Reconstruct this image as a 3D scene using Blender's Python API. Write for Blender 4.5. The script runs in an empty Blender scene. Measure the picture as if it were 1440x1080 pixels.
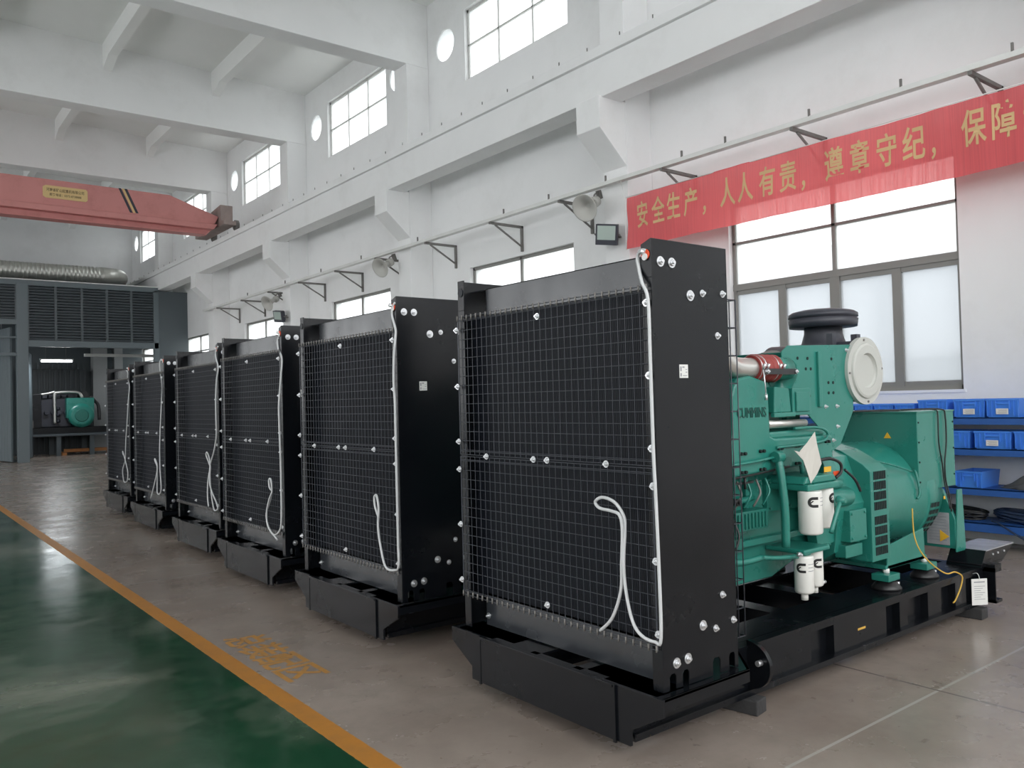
import bpy, bmesh, math, random
from mathutils import Vector, Matrix
random.seed(7)
PI = math.pi
SC = bpy.context.scene
COL = SC.collection

# ------------------------------------------------------------------ materials
def mat(name, col, rough=0.5, metal=0.0, noise=0.0, nscale=6.0, bump=0.0, bscale=40.0, coat=0.0, spec=0.5, emis=None, estr=0.0, dirt=None, dscale=3.0, damt=0.5, rvar=0.0):
    m = bpy.data.materials.new(name); m.use_nodes = True
    nt = m.node_tree; b = nt.nodes['Principled BSDF']
    b.inputs['Base Color'].default_value = (*col, 1)
    b.inputs['Roughness'].default_value = rough
    b.inputs['Metallic'].default_value = metal
    b.inputs['Specular IOR Level'].default_value = spec
    b.inputs['Coat Weight'].default_value = coat
    if emis:
        b.inputs['Emission Color'].default_value = (*emis, 1); b.inputs['Emission Strength'].default_value = estr
    tc = nt.nodes.new('ShaderNodeTexCoord')
    out = None
    if noise > 0 or dirt:
        n = nt.nodes.new('ShaderNodeTexNoise'); n.inputs['Scale'].default_value = nscale; n.inputs['Detail'].default_value = 6
        nt.links.new(tc.outputs['Object'], n.inputs['Vector'])
        mx = nt.nodes.new('ShaderNodeMix'); mx.data_type = 'RGBA'
        mx.inputs[6].default_value = (*[max(0, c * (1 - noise)) for c in col], 1)
        mx.inputs[7].default_value = (*[min(1, c * (1 + noise)) for c in col], 1)
        nt.links.new(n.outputs['Fac'], mx.inputs[0]); out = mx.outputs[2]
        if dirt:
            n2 = nt.nodes.new('ShaderNodeTexNoise'); n2.inputs['Scale'].default_value = dscale; n2.inputs['Detail'].default_value = 8; n2.inputs['Roughness'].default_value = 0.7
            nt.links.new(tc.outputs['Object'], n2.inputs['Vector'])
            r = nt.nodes.new('ShaderNodeMapRange'); r.inputs[1].default_value = 0.5; r.inputs[2].default_value = 0.75; r.inputs[4].default_value = damt
            nt.links.new(n2.outputs['Fac'], r.inputs[0])
            m2 = nt.nodes.new('ShaderNodeMix'); m2.data_type = 'RGBA'
            m2.inputs[7].default_value = (*dirt, 1)
            nt.links.new(out, m2.inputs[6]); nt.links.new(r.outputs[0], m2.inputs[0]); out = m2.outputs[2]
        nt.links.new(out, b.inputs['Base Color'])
    if bump > 0:
        n3 = nt.nodes.new('ShaderNodeTexNoise'); n3.inputs['Scale'].default_value = bscale; n3.inputs['Detail'].default_value = 4
        nt.links.new(tc.outputs['Object'], n3.inputs['Vector'])
        bp = nt.nodes.new('ShaderNodeBump'); bp.inputs['Strength'].default_value = bump; bp.inputs['Distance'].default_value = 0.01
        nt.links.new(n3.outputs['Fac'], bp.inputs['Height']); nt.links.new(bp.outputs[0], b.inputs['Normal'])
    if rvar > 0:
        n4 = nt.nodes.new('ShaderNodeTexNoise'); n4.inputs['Scale'].default_value = 5; n4.inputs['Detail'].default_value = 5
        nt.links.new(tc.outputs['Object'], n4.inputs['Vector'])
        r4 = nt.nodes.new('ShaderNodeMapRange'); r4.inputs[1].default_value = .3; r4.inputs[2].default_value = .7
        r4.inputs[3].default_value = max(0.02, rough - rvar); r4.inputs[4].default_value = rough + rvar
        nt.links.new(n4.outputs['Fac'], r4.inputs[0]); nt.links.new(r4.outputs[0], b.inputs['Roughness'])
    return m

M = {}
M['wall'] = mat('white_plaster', (.875, .875, .875), .85, noise=.03, nscale=2, bump=.06, bscale=12, dirt=(.66, .65, .63), dscale=.9, damt=.3)
M['ceil'] = mat('ceiling_paint', (.885, .885, .87), .9, noise=.03, nscale=1.5)
M['black'] = mat('black_paint', (.0045, .0055, .0075), .24, noise=.15, nscale=3, spec=.32, rvar=.05)
M['blackmatte'] = mat('black_core', (.006, .008, .013), .45, spec=.35)
M['wire'] = mat('coated_wire', (.050, .055, .068), .3)
M['brush'] = mat('header_paint', (.028, .031, .036), .24, noise=.2, nscale=2, rvar=.07, spec=.7)
M['zinc'] = mat('zinc_bolt', (.75, .76, .78), .3, metal=.85)
M['green'] = mat('green_enamel', (.020, .195, .155), .3, noise=.07, nscale=4, spec=.55, bump=.05, bscale=30, rvar=.05)
M['greend'] = mat('green_enamel_rough', (.014, .14, .11), .4, noise=.12, nscale=9, bump=.15, bscale=25)
M['dark'] = mat('dark_slot', (.004, .012, .012), .8)
M['white'] = mat('white_filter_paint', (.78, .78, .74), .35)
M['cream'] = mat('filter_cap_paint', (.50, .51, .48), .45)
M['logo'] = mat('filter_print_black', (.012, .012, .012), .5)
M['print'] = mat('grey_print', (.25, .26, .28), .6)
M['cable'] = mat('white_hose', (.55, .56, .57), .45)
M['alu'] = mat('bare_aluminium', (.62, .61, .58), .3, metal=.8, noise=.1, nscale=8)
M['redrub'] = mat('red_silicone', (.30, .045, .04), .4)
M['plastic'] = mat('dark_plastic', (.035, .037, .05), .42)
M['rubber'] = mat('black_rubber', (.015, .015, .016), .35)
M['wood'] = mat('dark_timber', (.035, .035, .036), .8, noise=.4, nscale=12, bump=.4)
M['paper'] = mat('paper', (.60, .58, .53), .8)
M['paperw'] = mat('white_paper', (.72, .72, .70), .75)
M['film'] = mat('protective_film', (.35, .35, .37), .22, noise=.35, nscale=9, bump=.3, bscale=14)
M['ywire'] = mat('yellow_wire', (.62, .38, .06), .45)
M['bwire'] = mat('black_wire', (.01, .012, .012), .45)
M['orange'] = mat('orange_red_paint', (.75, .08, .02), .5)
M['yellow'] = mat('yellow_sticker', (.80, .45, .03), .5)
M['crane'] = mat('faded_red_paint', (.62, .25, .235), .5, noise=.08, nscale=1.5, dirt=(.42, .15, .14), dscale=2.5, damt=.5)
M['craneplate'] = mat('crane_name_plate', (.72, .52, .24), .5)
M['brown'] = mat('brown_lettering', (.12, .07, .03), .6)
M['steel'] = mat('grey_steel', (.20, .19, .18), .6, metal=.3, noise=.3, nscale=8)
M['rail'] = mat('painted_channel', (.74, .74, .72), .55, noise=.1, nscale=4)
M['frame'] = mat('aluminium_frame', (.24, .235, .22), .5, metal=.2)
M['framew'] = mat('white_window_frame', (.62, .62, .60), .5)
M['booth'] = mat('blue_grey_steel', (.085, .105, .115), .42, noise=.08, nscale=1, rvar=.05)
M['boothl'] = mat('blue_grey_trim', (.13, .16, .175), .38)
M['boothd'] = mat('blue_grey_louver', (.06, .075, .085), .45)
M['blue'] = mat('shelf_blue_paint', (.022, .10, .36), .45, noise=.08)
M['bin'] = mat('blue_bin_plastic', (.065, .25, .80), .34)
M['bind'] = mat('blue_bin_dark', (.03, .12, .46), .45)
M['duct'] = mat('spiral_duct_metal', (.60, .60, .56), .35, metal=.7)
M['lamp'] = mat('lamp_tube_glow', (.9, .95, 1), .4, emis=(.92, .97, 1), estr=9)
M['glassflood'] = mat('floodlight_glass', (.42, .50, .46), .12, spec=.8)
M['horn'] = mat('grey_horn', (.50, .49, .46), .5)
M['coil'] = mat('blue_black_cable', (.015, .03, .07), .4)
M['burlap'] = mat('grey_goods', (.10, .10, .10), .9, noise=.5, nscale=14)
M['timber'] = mat('timber_orange', (.42, .18, .06), .7, noise=.25, nscale=10)
M['gold'] = mat('banner_gold_print', (.66, .44, .22), .7)

# window glass: frosted, lets daylight through
g = bpy.data.materials.new('frosted_glass'); g.use_nodes = True
nt = g.node_tree; nt.nodes.clear()
o = nt.nodes.new('ShaderNodeOutputMaterial'); tr = nt.nodes.new('ShaderNodeBsdfTransparent'); tr.inputs[0].default_value = (.93, .95, .95, 1)
tl = nt.nodes.new('ShaderNodeBsdfTranslucent'); tl.inputs[0].default_value = (.9, .92, .92, 1)
gl = nt.nodes.new('ShaderNodeBsdfGlossy'); gl.inputs[0].default_value = (.6, .6, .6, 1); gl.inputs[1].default_value = .08
m1 = nt.nodes.new('ShaderNodeMixShader'); m1.inputs[0].default_value = .45
m2 = nt.nodes.new('ShaderNodeMixShader'); m2.inputs[0].default_value = .06
nt.links.new(tr.outputs[0], m1.inputs[1]); nt.links.new(tl.outputs[0], m1.inputs[2])
nt.links.new(m1.outputs[0], m2.inputs[1]); nt.links.new(gl.outputs[0], m2.inputs[2]); nt.links.new(m2.outputs[0], o.inputs[0])
M['glass'] = g
g2 = g.copy(); g2.name = 'dusty_glass'
for nd in g2.node_tree.nodes:
    if nd.type == 'BSDF_TRANSPARENT': nd.inputs[0].default_value = (.84, .87, .89, 1)
    if nd.type == 'BSDF_TRANSLUCENT': nd.inputs[0].default_value = (.52, .54, .56, 1)
M['dusty'] = g2

# banner cloth: thin red fabric, translucent and slightly see-through
g = bpy.data.materials.new('red_banner_cloth'); g.use_nodes = True
nt = g.node_tree; nt.nodes.clear()
o = nt.nodes.new('ShaderNodeOutputMaterial'); df = nt.nodes.new('ShaderNodeBsdfDiffuse'); df.inputs[0].default_value = (.80, .15, .175, 1)
tl = nt.nodes.new('ShaderNodeBsdfTranslucent'); tl.inputs[0].default_value = (.88, .20, .19, 1)
tr = nt.nodes.new('ShaderNodeBsdfTransparent'); tr.inputs[0].default_value = (1, .62, .6, 1)
tc = nt.nodes.new('ShaderNodeTexCoord'); mp = nt.nodes.new('ShaderNodeMapping'); mp.inputs['Scale'].default_value = (1, 45, .7)
ns = nt.nodes.new('ShaderNodeTexNoise'); ns.inputs['Scale'].default_value = 1.5
nt.links.new(tc.outputs['Object'], mp.inputs[0]); nt.links.new(mp.outputs[0], ns.inputs['Vector'])
rg = nt.nodes.new('ShaderNodeMapRange'); rg.inputs[1].default_value = .3; rg.inputs[2].default_value = .7; rg.inputs[3].default_value = .05; rg.inputs[4].default_value = .17
nt.links.new(ns.outputs['Fac'], rg.inputs[0])
m1 = nt.nodes.new('ShaderNodeMixShader'); m1.inputs[0].default_value = .5
m2 = nt.nodes.new('ShaderNodeMixShader')
nt.links.new(df.outputs[0], m1.inputs[1]); nt.links.new(tl.outputs[0], m1.inputs[2])
nt.links.new(m1.outputs[0], m2.inputs[1]); nt.links.new(tr.outputs[0], m2.inputs[2]); nt.links.new(rg.outputs[0], m2.inputs[0]); nt.links.new(m2.outputs[0], o.inputs[0])
M['banner'] = g

# floor: bare concrete, yellow line, green epoxy lane
g = bpy.data.materials.new('workshop_floor'); g.use_nodes = True
nt = g.node_tree; B = nt.nodes['Principled BSDF']; L = nt.links.new
tc = nt.nodes.new('ShaderNodeTexCoord'); sp = nt.nodes.new('ShaderNodeSeparateXYZ'); L(tc.outputs['Object'], sp.inputs[0])
def noise(sc, det=6, ro=.6, vec=None, dist=0):
    n = nt.nodes.new('ShaderNodeTexNoise'); n.inputs['Scale'].default_value = sc; n.inputs['Detail'].default_value = det
    n.inputs['Roughness'].default_value = ro; n.inputs['Distortion'].default_value = dist
    L(vec if vec else tc.outputs['Object'], n.inputs['Vector']); return n.outputs['Fac']
def rng(s, a, b, c, d):
    r = nt.nodes.new('ShaderNodeMapRange'); L(s, r.inputs[0])
    for i, v in enumerate((a, b, c, d)): r.inputs[1 + i].default_value = v
    return r.outputs[0]
def mixc(f, a, b):
    m = nt.nodes.new('ShaderNodeMix'); m.data_type = 'RGBA'
    if isinstance(f, float): m.inputs[0].default_value = f
    else: L(f, m.inputs[0])
    for i, v in ((6, a), (7, b)):
        if isinstance(v, tuple): m.inputs[i].default_value = (*v, 1)
        else: L(v, m.inputs[i])
    return m.outputs[2]
def mixf(f, a, b):
    m = nt.nodes.new('ShaderNodeMix'); m.data_type = 'FLOAT'; L(f, m.inputs[0])
    for i, v in ((2, a), (3, b)):
        if isinstance(v, (int, float)): m.inputs[i].default_value = v
        else: L(v, m.inputs[i])
    return m.outputs[0]
def gt(s, v):
    m = nt.nodes.new('ShaderNodeMath'); m.operation = 'GREATER_THAN'; L(s, m.inputs[0]); m.inputs[1].default_value = v; return m.outputs[0]
conc = mixc(rng(noise(.8, 5), .35, .65, 0, 1), (.225, .182, .155), (.310, .264, .230))
conc = mixc(rng(noise(5, 8, .7), .45, .7, 0, .5), conc, (.190, .162, .138))
conc = mixc(rng(noise(9, 3, .5, dist=1.5), .66, .74, 0, .55), conc, (.11, .085, .065))
conc = mixc(rng(noise(2.2, 8, .75), .60, .8, 0, .5), conc, (.42, .40, .37))
# slab joints
def joint(coord, off, per):
    a = nt.nodes.new('ShaderNodeMath'); a.operation = 'ADD'; L(coord, a.inputs[0]); a.inputs[1].default_value = off
    b = nt.nodes.new('ShaderNodeMath'); b.operation = 'PINGPONG'; L(a.outputs[0], b.inputs[0]); b.inputs[1].default_value = per
    c = nt.nodes.new('ShaderNodeMath'); c.operation = 'LESS_THAN'; L(b.outputs[0], c.inputs[0]); c.inputs[1].default_value = .008
    return c.outputs[0]
j1 = joint(sp.outputs['Y'], -1.965, 2.86); j2 = joint(sp.outputs['X'], -4.2, 2.5)
conc = mixc(j1, conc, (.36, .34, .31)); conc = mixc(j2, conc, (.13, .11, .10))
mp = nt.nodes.new('ShaderNodeMapping'); mp.inputs['Scale'].default_value = (14, 1.2, 1); mp.inputs['Rotation'].default_value = (0, 0, .5); L(tc.outputs['Object'], mp.inputs[0])
grn = mixc(rng(noise(1.2, 6), .3, .7, 0, 1), (.004, .034, .014), (.009, .058, .026))
scr = rng(noise(3, 6, .8, mp.outputs[0]), .60, .72, 0, .5)
grn = mixc(scr, grn, (.05, .09, .06))
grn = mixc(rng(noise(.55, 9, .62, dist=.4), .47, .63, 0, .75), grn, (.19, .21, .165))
grn = mixc(rng(noise(14, 2, .5), .72, .76, 0, .8), grn, (.02, .03, .02))
yel = mixc(rng(noise(7, 8, .7), .45, .75, 0, .6), (.42, .18, .03), (.28, .14, .05))
edge = nt.nodes.new('ShaderNodeMath'); edge.operation = 'MULTIPLY_ADD'; L(noise(18, 4), edge.inputs[0]); edge.inputs[1].default_value = .012; L(sp.outputs['X'], edge.inputs[2])
fy = gt(edge.outputs[0], 1.622 + .006); fc = gt(edge.outputs[0], 1.728 + .006)
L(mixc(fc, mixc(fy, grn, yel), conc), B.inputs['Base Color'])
rc = rng(noise(1.5, 6), .3, .7, .17, .34); rg_ = rng(noise(2.5, 7, .7), .3, .7, .10, .26)
L(mixf(fc, mixf(fy, rg_, .4), rc), B.inputs['Roughness'])
bp = nt.nodes.new('ShaderNodeBump'); bp.inputs['Strength'].default_value = .12; bp.inputs['Distance'].default_value = .01
L(noise(2.2, 5), bp.inputs['Height']); L(bp.outputs[0], B.inputs['Normal'])
M['floor'] = g

# ------------------------------------------------------------------ mesh helpers
def new(): return bmesh.new()
def box(bm, x0, x1, y0, y1, z0, z1, mi=0):
    vs = [bm.verts.new(p) for p in ((x0,y0,z0),(x1,y0,z0),(x1,y1,z0),(x0,y1,z0),(x0,y0,z1),(x1,y0,z1),(x1,y1,z1),(x0,y1,z1))]
    for f in ((0,3,2,1),(4,5,6,7),(0,1,5,4),(1,2,6,5),(2,3,7,6),(3,0,4,7)):
        bm.faces.new([vs[i] for i in f]).material_index = mi
    return vs
def prism(bm, poly, ax, a, b, mi=0):
    """poly: 2-D points in the two axes other than ax (cyclic order kept), extruded a..b along ax"""
    def P(p, t): return {'x': (t, p[0], p[1]), 'y': (p[0], t, p[1]), 'z': (p[0], p[1], t)}[ax]
    A = [bm.verts.new(P(p, a)) for p in poly]; Bv = [bm.verts.new(P(p, b)) for p in poly]
    n = len(poly); fs = [bm.faces.new(A[::-1]), bm.faces.new(Bv)]
    for i in range(n): fs.append(bm.faces.new((A[i], A[(i+1)%n], Bv[(i+1)%n], Bv[i])))
    for f in fs: f.material_index = mi
    bmesh.ops.recalc_face_normals(bm, faces=fs)
def cyl(bm, p0, p1, r0, seg=16, r1=None, mi=0, caps=True):
    r1 = r0 if r1 is None else r1
    p0, p1 = Vector(p0), Vector(p1); d = (p1 - p0).normalized()
    u = d.orthogonal().normalized(); v = d.cross(u)
    A = []; Bv = []
    for i in range(seg):
        t = 2*PI*i/seg; w = u*math.cos(t) + v*math.sin(t)
        A.append(bm.verts.new(p0 + w*r0)); Bv.append(bm.verts.new(p1 + w*r1))
    for i in range(seg):
        f = bm.faces.new((A[i], A[(i+1)%seg], Bv[(i+1)%seg], Bv[i])); f.material_index = mi; f.smooth = True
    if caps:
        bm.faces.new(A[::-1]).material_index = mi; bm.faces.new(Bv).material_index = mi
def lathe(bm, prof, o, ax, seg=32, mi=0, flat=False):
    """prof: (t along axis, radius); smooth per ring"""
    o = Vector(o); d = Vector({'x': (1,0,0), 'y': (0,1,0), 'z': (0,0,1)}[ax] if isinstance(ax, str) else ax).normalized()
    u = d.orthogonal().normalized(); v = d.cross(u); rings = []
    for t, r in prof:
        rings.append([bm.verts.new(o + d*t + (u*math.cos(2*PI*i/seg) + v*math.sin(2*PI*i/seg))*max(r, 1e-4)) for i in range(seg)])
    for a, b in zip(rings, rings[1:]):
        for i in range(seg):
            f = bm.faces.new((a[i], a[(i+1)%seg], b[(i+1)%seg], b[i])); f.material_index = mi; f.smooth = not flat
    bm.faces.new(rings[0][::-1]).material_index = mi; bm.faces.new(rings[-1]).material_index = mi
def smoothpath(pts, n=4):
    P = [Vector(p) for p in pts]; out = []
    for i in range(len(P)-1):
        a = P[max(i-1,0)]; b = P[i]; c = P[i+1]; d = P[min(i+2,len(P)-1)]
        for k in range(n):
            t = k/n
            out.append(.5*((2*b)+(-a+c)*t+(2*a-5*b+4*c-d)*t*t+(-a+3*b-3*c+d)*t**3))
    out.append(P[-1]); return out
def tube(bm, pts, r, seg=8, mi=0, smooth=True, n=4):
    P = smoothpath(pts, n) if smooth else [Vector(p) for p in pts]
    up = None; prev = None; first = None
    for i, p in enumerate(P):
        d = (P[min(i+1,len(P)-1)] - P[max(i-1,0)])
        if d.length < 1e-7: continue
        d.normalize()
        if up is None: up = d.orthogonal().normalized()
        up = (up - d*up.dot(d))
        if up.length < 1e-4: up = d.orthogonal()
        up.normalize(); v = d.cross(up)
        rr = r(i/(len(P)-1)) if callable(r) else r
        ring = [bm.verts.new(p + (up*math.cos(2*PI*k/seg) + v*math.sin(2*PI*k/seg))*rr) for k in range(seg)]
        if prev:
            for k in range(seg):
                f = bm.faces.new((prev[k], prev[(k+1)%seg], ring[(k+1)%seg], ring[k])); f.smooth = True; f.material_index = mi
        else: bm.faces.new(ring[::-1]).material_index = mi
        prev = ring
    bm.faces.new(prev).material_index = mi
def hexbolt(bm, p, ax, s=.011, mi=0, washer=True):
    p = Vector(p); d = Vector(ax)
    if washer: cyl(bm, p, p + d*.003, s*1.5, 14, mi=mi)
    cyl(bm, p + d*.003, p + d*.011, s, 6, mi=mi); cyl(bm, p + d*.011, p + d*.018, s*.5, 8, mi=mi)

ORG = [Vector((0, 0, 0))]
def obj(name, bm, m, parent=None, bevel=0, at=None):
    """at: pivot in the same coordinates as the mesh; the mesh is shifted to it"""
    if not isinstance(m, (list, tuple)): m = [m]
    bmesh.ops.translate(bm, verts=bm.verts, vec=-(Vector(at) if at else ORG[0]))
    me = bpy.data.meshes.new(name); bm.to_mesh(me); bm.free()
    for x in m: me.materials.append(x)
    o = bpy.data.objects.new(name, me); COL.objects.link(o)
    if at: o.location = Vector(at) - ORG[0]
    if bevel:
        b = o.modifiers.new('bevel', 'BEVEL'); b.width = bevel; b.segments = 2; b.limit_method = 'ANGLE'; b.angle_limit = .7
        b.harden_normals = False
    if parent: o.parent = parent
    return o
def tag(o, label, cat, group=None):
    o['label'] = label; o['category'] = cat
    if group: o['group'] = group
    return o
def struct(name, bm, m, label=None, bevel=0, parent=None):
    o = obj(name, bm, m, parent, bevel)
    if not parent: o['kind'] = 'structure'
    if label: o['label'] = label
    return o
def empty(name, loc, label=None, cat=None, group=None):
    o = bpy.data.objects.new(name, None); COL.objects.link(o); o.location = loc; o.empty_display_size = .2
    if label: tag(o, label, cat, group)
    return o
def copy_tree(o, parent=None):
    c = o.copy(); COL.objects.link(c); c.parent = parent
    for ch in list(o.children): copy_tree(ch, c)
    return c
def text_bm(s, size, offset=0.0, extrude=.0, sx=1.0, align='CENTER'):
    cu = bpy.data.curves.new('t', 'FONT'); cu.body = s; cu.size = size; cu.offset = offset; cu.extrude = extrude
    cu.align_x = align; cu.align_y = 'CENTER'; cu.resolution_u = 3
    o = bpy.data.objects.new('t', cu); COL.objects.link(o)
    dg = bpy.context.evaluated_depsgraph_get(); dg.update()
    me = bpy.data.meshes.new_from_object(o.evaluated_get(dg)); bm = bmesh.new(); bm.from_mesh(me)
    bpy.data.objects.remove(o); bpy.data.curves.remove(cu); bpy.data.meshes.remove(me)
    if sx != 1: bmesh.ops.scale(bm, vec=(sx, 1, 1), verts=bm.verts)
    return bm
def basis(bm, X, Y, o):
    X, Y = Vector(X), Vector(Y); Z = X.cross(Y)
    mt = Matrix(((X[0], Y[0], Z[0], o[0]), (X[1], Y[1], Z[1], o[1]), (X[2], Y[2], Z[2], o[2]), (0, 0, 0, 1)))
    bmesh.ops.transform(bm, matrix=mt, verts=bm.verts); return bm
def merge(dst, src):
    me = bpy.data.meshes.new('tmp'); src.to_mesh(me); src.free(); dst.from_mesh(me); bpy.data.meshes.remove(me)
YAX = (0, -1, 0)   # reading direction on faces that look towards -X
# ------------------------------------------------------------------ camera
W, H_, F = 1440, 1080, 1156.83
yaw, pit, rol = 0.90495303, 0.02056377, -0.02564402
cy, sy = math.cos(yaw), math.sin(yaw)
M0 = Matrix(((sy, -cy, 0), (0, 0, -1), (cy, sy, 0)))
cp, s_p = math.cos(pit), math.sin(pit)
Rp = Matrix(((1, 0, 0), (0, cp, s_p), (0, -s_p, cp)))
cr, sr = math.cos(rol), math.sin(rol)
Rr = Matrix(((cr, -sr, 0), (sr, cr, 0), (0, 0, 1)))
R = Rr @ Rp @ M0                      # world -> (right, down, forward)
right, down, fwd = Vector(R[0]), Vector(R[1]), Vector(R[2])
cam = bpy.data.cameras.new('camera'); co = bpy.data.objects.new('camera', cam); COL.objects.link(co)
cam.sensor_width = 36; cam.lens = 36*F/W; cam.clip_start = .05; cam.clip_end = 200
mw = Matrix((( right[0], -down[0], -fwd[0], 0), (right[1], -down[1], -fwd[1], 0), (right[2], -down[2], -fwd[2], 1.5), (0, 0, 0, 1)))
co.matrix_world = mw
SC.camera = co

# ------------------------------------------------------------------ the hall
XW = 8.70; XC = 8.20; WT = .26        # inner wall face, pillar face, wall thickness
BAY = [-9.43, -3.69, 2.05, 7.77, 13.47, 19.16, 24.85, 30.57]
YEND = 36.3; YB = -7.0; XL = -9.0
WIN = [(y + 1.66, y + 4.46) for y in BAY if y > -5]
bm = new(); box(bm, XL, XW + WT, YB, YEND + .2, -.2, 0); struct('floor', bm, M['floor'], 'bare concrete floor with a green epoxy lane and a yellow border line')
def zc(x): return 9.27 + .03*(XW - x)
bm = new(); prism(bm, [(XW + WT, zc(XW + WT)), (XL, zc(XL)), (XL, zc(XL) + .2), (XW + WT, zc(XW + WT) + .2)], 'y', YB, YEND + .2)
struct('ceiling', bm, M['ceil'], 'white roof slab between the beams')
# wall with window openings and round holes: strips
def wall_strips(bm, y0, y1):
    # horizontal bands across windows
    pass
bm = new()
ys = [YB] + [v for w in WIN for v in w] + [YEND]
for i in range(0, len(ys), 2): box(bm, XW, XW + WT, ys[i], ys[i+1], 0, 7.4)        # piers (lower part)
for a, b in WIN:
    box(bm, XW, XW + WT, a, b, 0, 1.5); box(bm, XW, XW + WT, a, b, 3.95, 7.4)
# upper band with clerestory windows z 7.4..8.72 and circles
CIRC = []
for i in range(0, len(ys), 2):
    a, b = ys[i], ys[i+1]
    cs = []
    for y in BAY:
        for c in (y - .60, y + 1.20):
            if a + .32 < c < b - .32: cs.append(c)
    if a < YEND - .7 < b and YEND - .7 not in cs: cs.append(YEND - .7)
    cs.sort(); cur = a
    zc0 = 8.29; r = .30; s = .36
    for c in cs:
        CIRC.append(c)
        box(bm, XW, XW + WT, cur, c - s, 7.4, 8.72)
        box(bm, XW, XW + WT, c - s, c + s, 7.4, zc0 - s); box(bm, XW, XW + WT, c - s, c + s, zc0 + s, 8.72)
        # square plate with round hole
        N = 32; rings = []
        for xx in (XW, XW + WT):
            inn = [bm.verts.new((xx, c + r*math.cos(2*PI*k/N), zc0 + r*math.sin(2*PI*k/N))) for k in range(N)]
            outv = []
            for k in range(N):
                t = 2*PI*k/N; cc, ss = math.cos(t), math.sin(t); q = s/max(abs(cc), abs(ss)); outv.append(bm.verts.new((xx, c + cc*q, zc0 + ss*q)))
            rings.append((inn, outv))
        for (inn, outv), flip in ((rings[0], 0), (rings[1], 1)):
            for k in range(N):
                q = (inn[k], inn[(k+1)%N], outv[(k+1)%N], outv[k]); bm.faces.new(q[::-1] if not flip else q)
        for k in range(N): bm.faces.new((rings[0][0][k], rings[0][0][(k+1)%N], rings[1][0][(k+1)%N], rings[1][0][k]))
        cur = c + s
    box(bm, XW, XW + WT, cur, b, 7.4, 8.72)
box(bm, XW, XW + WT, YB, YEND, 8.72, 9.5)
struct('wall_right', bm, M['wall'], 'white plastered side wall with two rows of windows')
bm = new()
box(bm, XL, XW + WT, YEND, YEND + .25, 0, 9.9)
struct('wall_far', bm, M['wall'], 'white end wall above the grey test room')
# far-left side wall of the hall (outside the frame): low wall and piers, open bands sized to steer the daylight
bm = new()
box(bm, XL - .25, XL, YB, YEND, 0, 1.0); box(bm, XL - .25, XL, YB, YEND, 5.2, 7.4); box(bm, XL - .25, XL, YB, YEND, 8.72, 10)
for y in BAY + [YEND - .4]: box(bm, XL - .25, XL + .3, y, y + .46, 0, 9.7); box(bm, XL - .25, XL, y - 1.27, y + 1.66, 7.4, 8.72)
struct('wall_left', bm, M['wall'], 'unseen white side wall across the hall, open bands sized to steer the daylight')
# unseen wall added behind the camera to cut low light, open above
bm = new(); box(bm, XL - .25, XW + WT, YB - .25, YB, 0, 2.8)
struct('wall_near_added', bm, M['wall'], 'unseen white wall added at the near end of the hall to block low light')
# pillars, roof beams
n = 0
for y in BAY[2:]:
    n += 1
    bm = new(); yy = y
    box(bm, XC, XW - .001, yy, yy + .46, 0, 8.029)
    # bracket (corbel) carrying the crane girder
    prism(bm, [(7.70, 5.55), (XC, 5.55), (XC, 4.67), (7.70, 5.12)], 'y', yy + .004, yy + .456)
    struct('trim_%d' % n, bm, M['wall'], 'white concrete pillar with a sloped girder bracket', bevel=.008)
for y in BAY[2:]:
    n += 1
    bm = new(); prism(bm, [(XW - .001, 8.03), (XL, 8.03), (XL, zc(XL) + .01), (XW - .001, zc(XW) + .01)], 'y', y, y + .46)
    struct('trim_%d' % n, bm, M['wall'], 'deep white concrete roof beam crossing the hall', bevel=.01)
for x in (6.38, 4.06, 1.74, -.58, -2.9, -5.2):
    n += 1; bm = new()
    for a, b in zip(BAY[2:], BAY[3:] + [YEND]):
        z = zc(x) - .39
        box(bm, x, x + .19, a + .46, b, z, zc(x) + .02)
        for yy0, yy1, sgn in ((a + .46, a + 1.0, 1), (b - .54, b, -1)):   # haunches at the beam ends
            q = [(yy0, z), (yy1, z), (yy0 if sgn > 0 else yy1, z - .16)]
            prism(bm, q, 'x', x + .002, x + .188)
    struct('trim_%d' % n, bm, M['ceil'], 'white secondary roof beam running along the hall')
# crane girder on the brackets
n += 1; bm = new()
box(bm, 7.75, 8.12, YB, YEND - .01, 5.53, 6.06); box(bm, 7.70, 8.17, YB, YEND - .01, 6.06, 6.20)
struct('trim_%d' % n, bm, M['wall'], 'long white concrete crane girder along the wall', bevel=.008)
o = empty('crane_rail', (7.92, 0, 6.2), 'steel crane rail with clips lying on the white girder', 'rail')
bm = new(); box(bm, 7.90, 7.95, YB, YEND - .1, 6.20, 6.27); box(bm, 7.87, 7.98, YB, YEND - .1, 6.20, 6.215)
ORG[0] = Vector((7.92, 0, 6.2)); obj('rail_bar', bm, M['rail'], o)
ORG[0] = Vector((0, 0, 0)); y = 2.0; c0 = None
while y < 36:
    if c0 is None:
        bm = new(); box(bm, -.006, .004, -.006, .006, 0, .065); box(bm, -.01, .13, -.03, .03, 0, .012); c0 = c_ = obj('rail_clip', bm, M['steel'], o)
    else: c_ = c0.copy(); COL.objects.link(c_)
    c_.location = (7.74 - 7.92, y, 0); y += .62 + random.uniform(-.05, .05)

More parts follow.
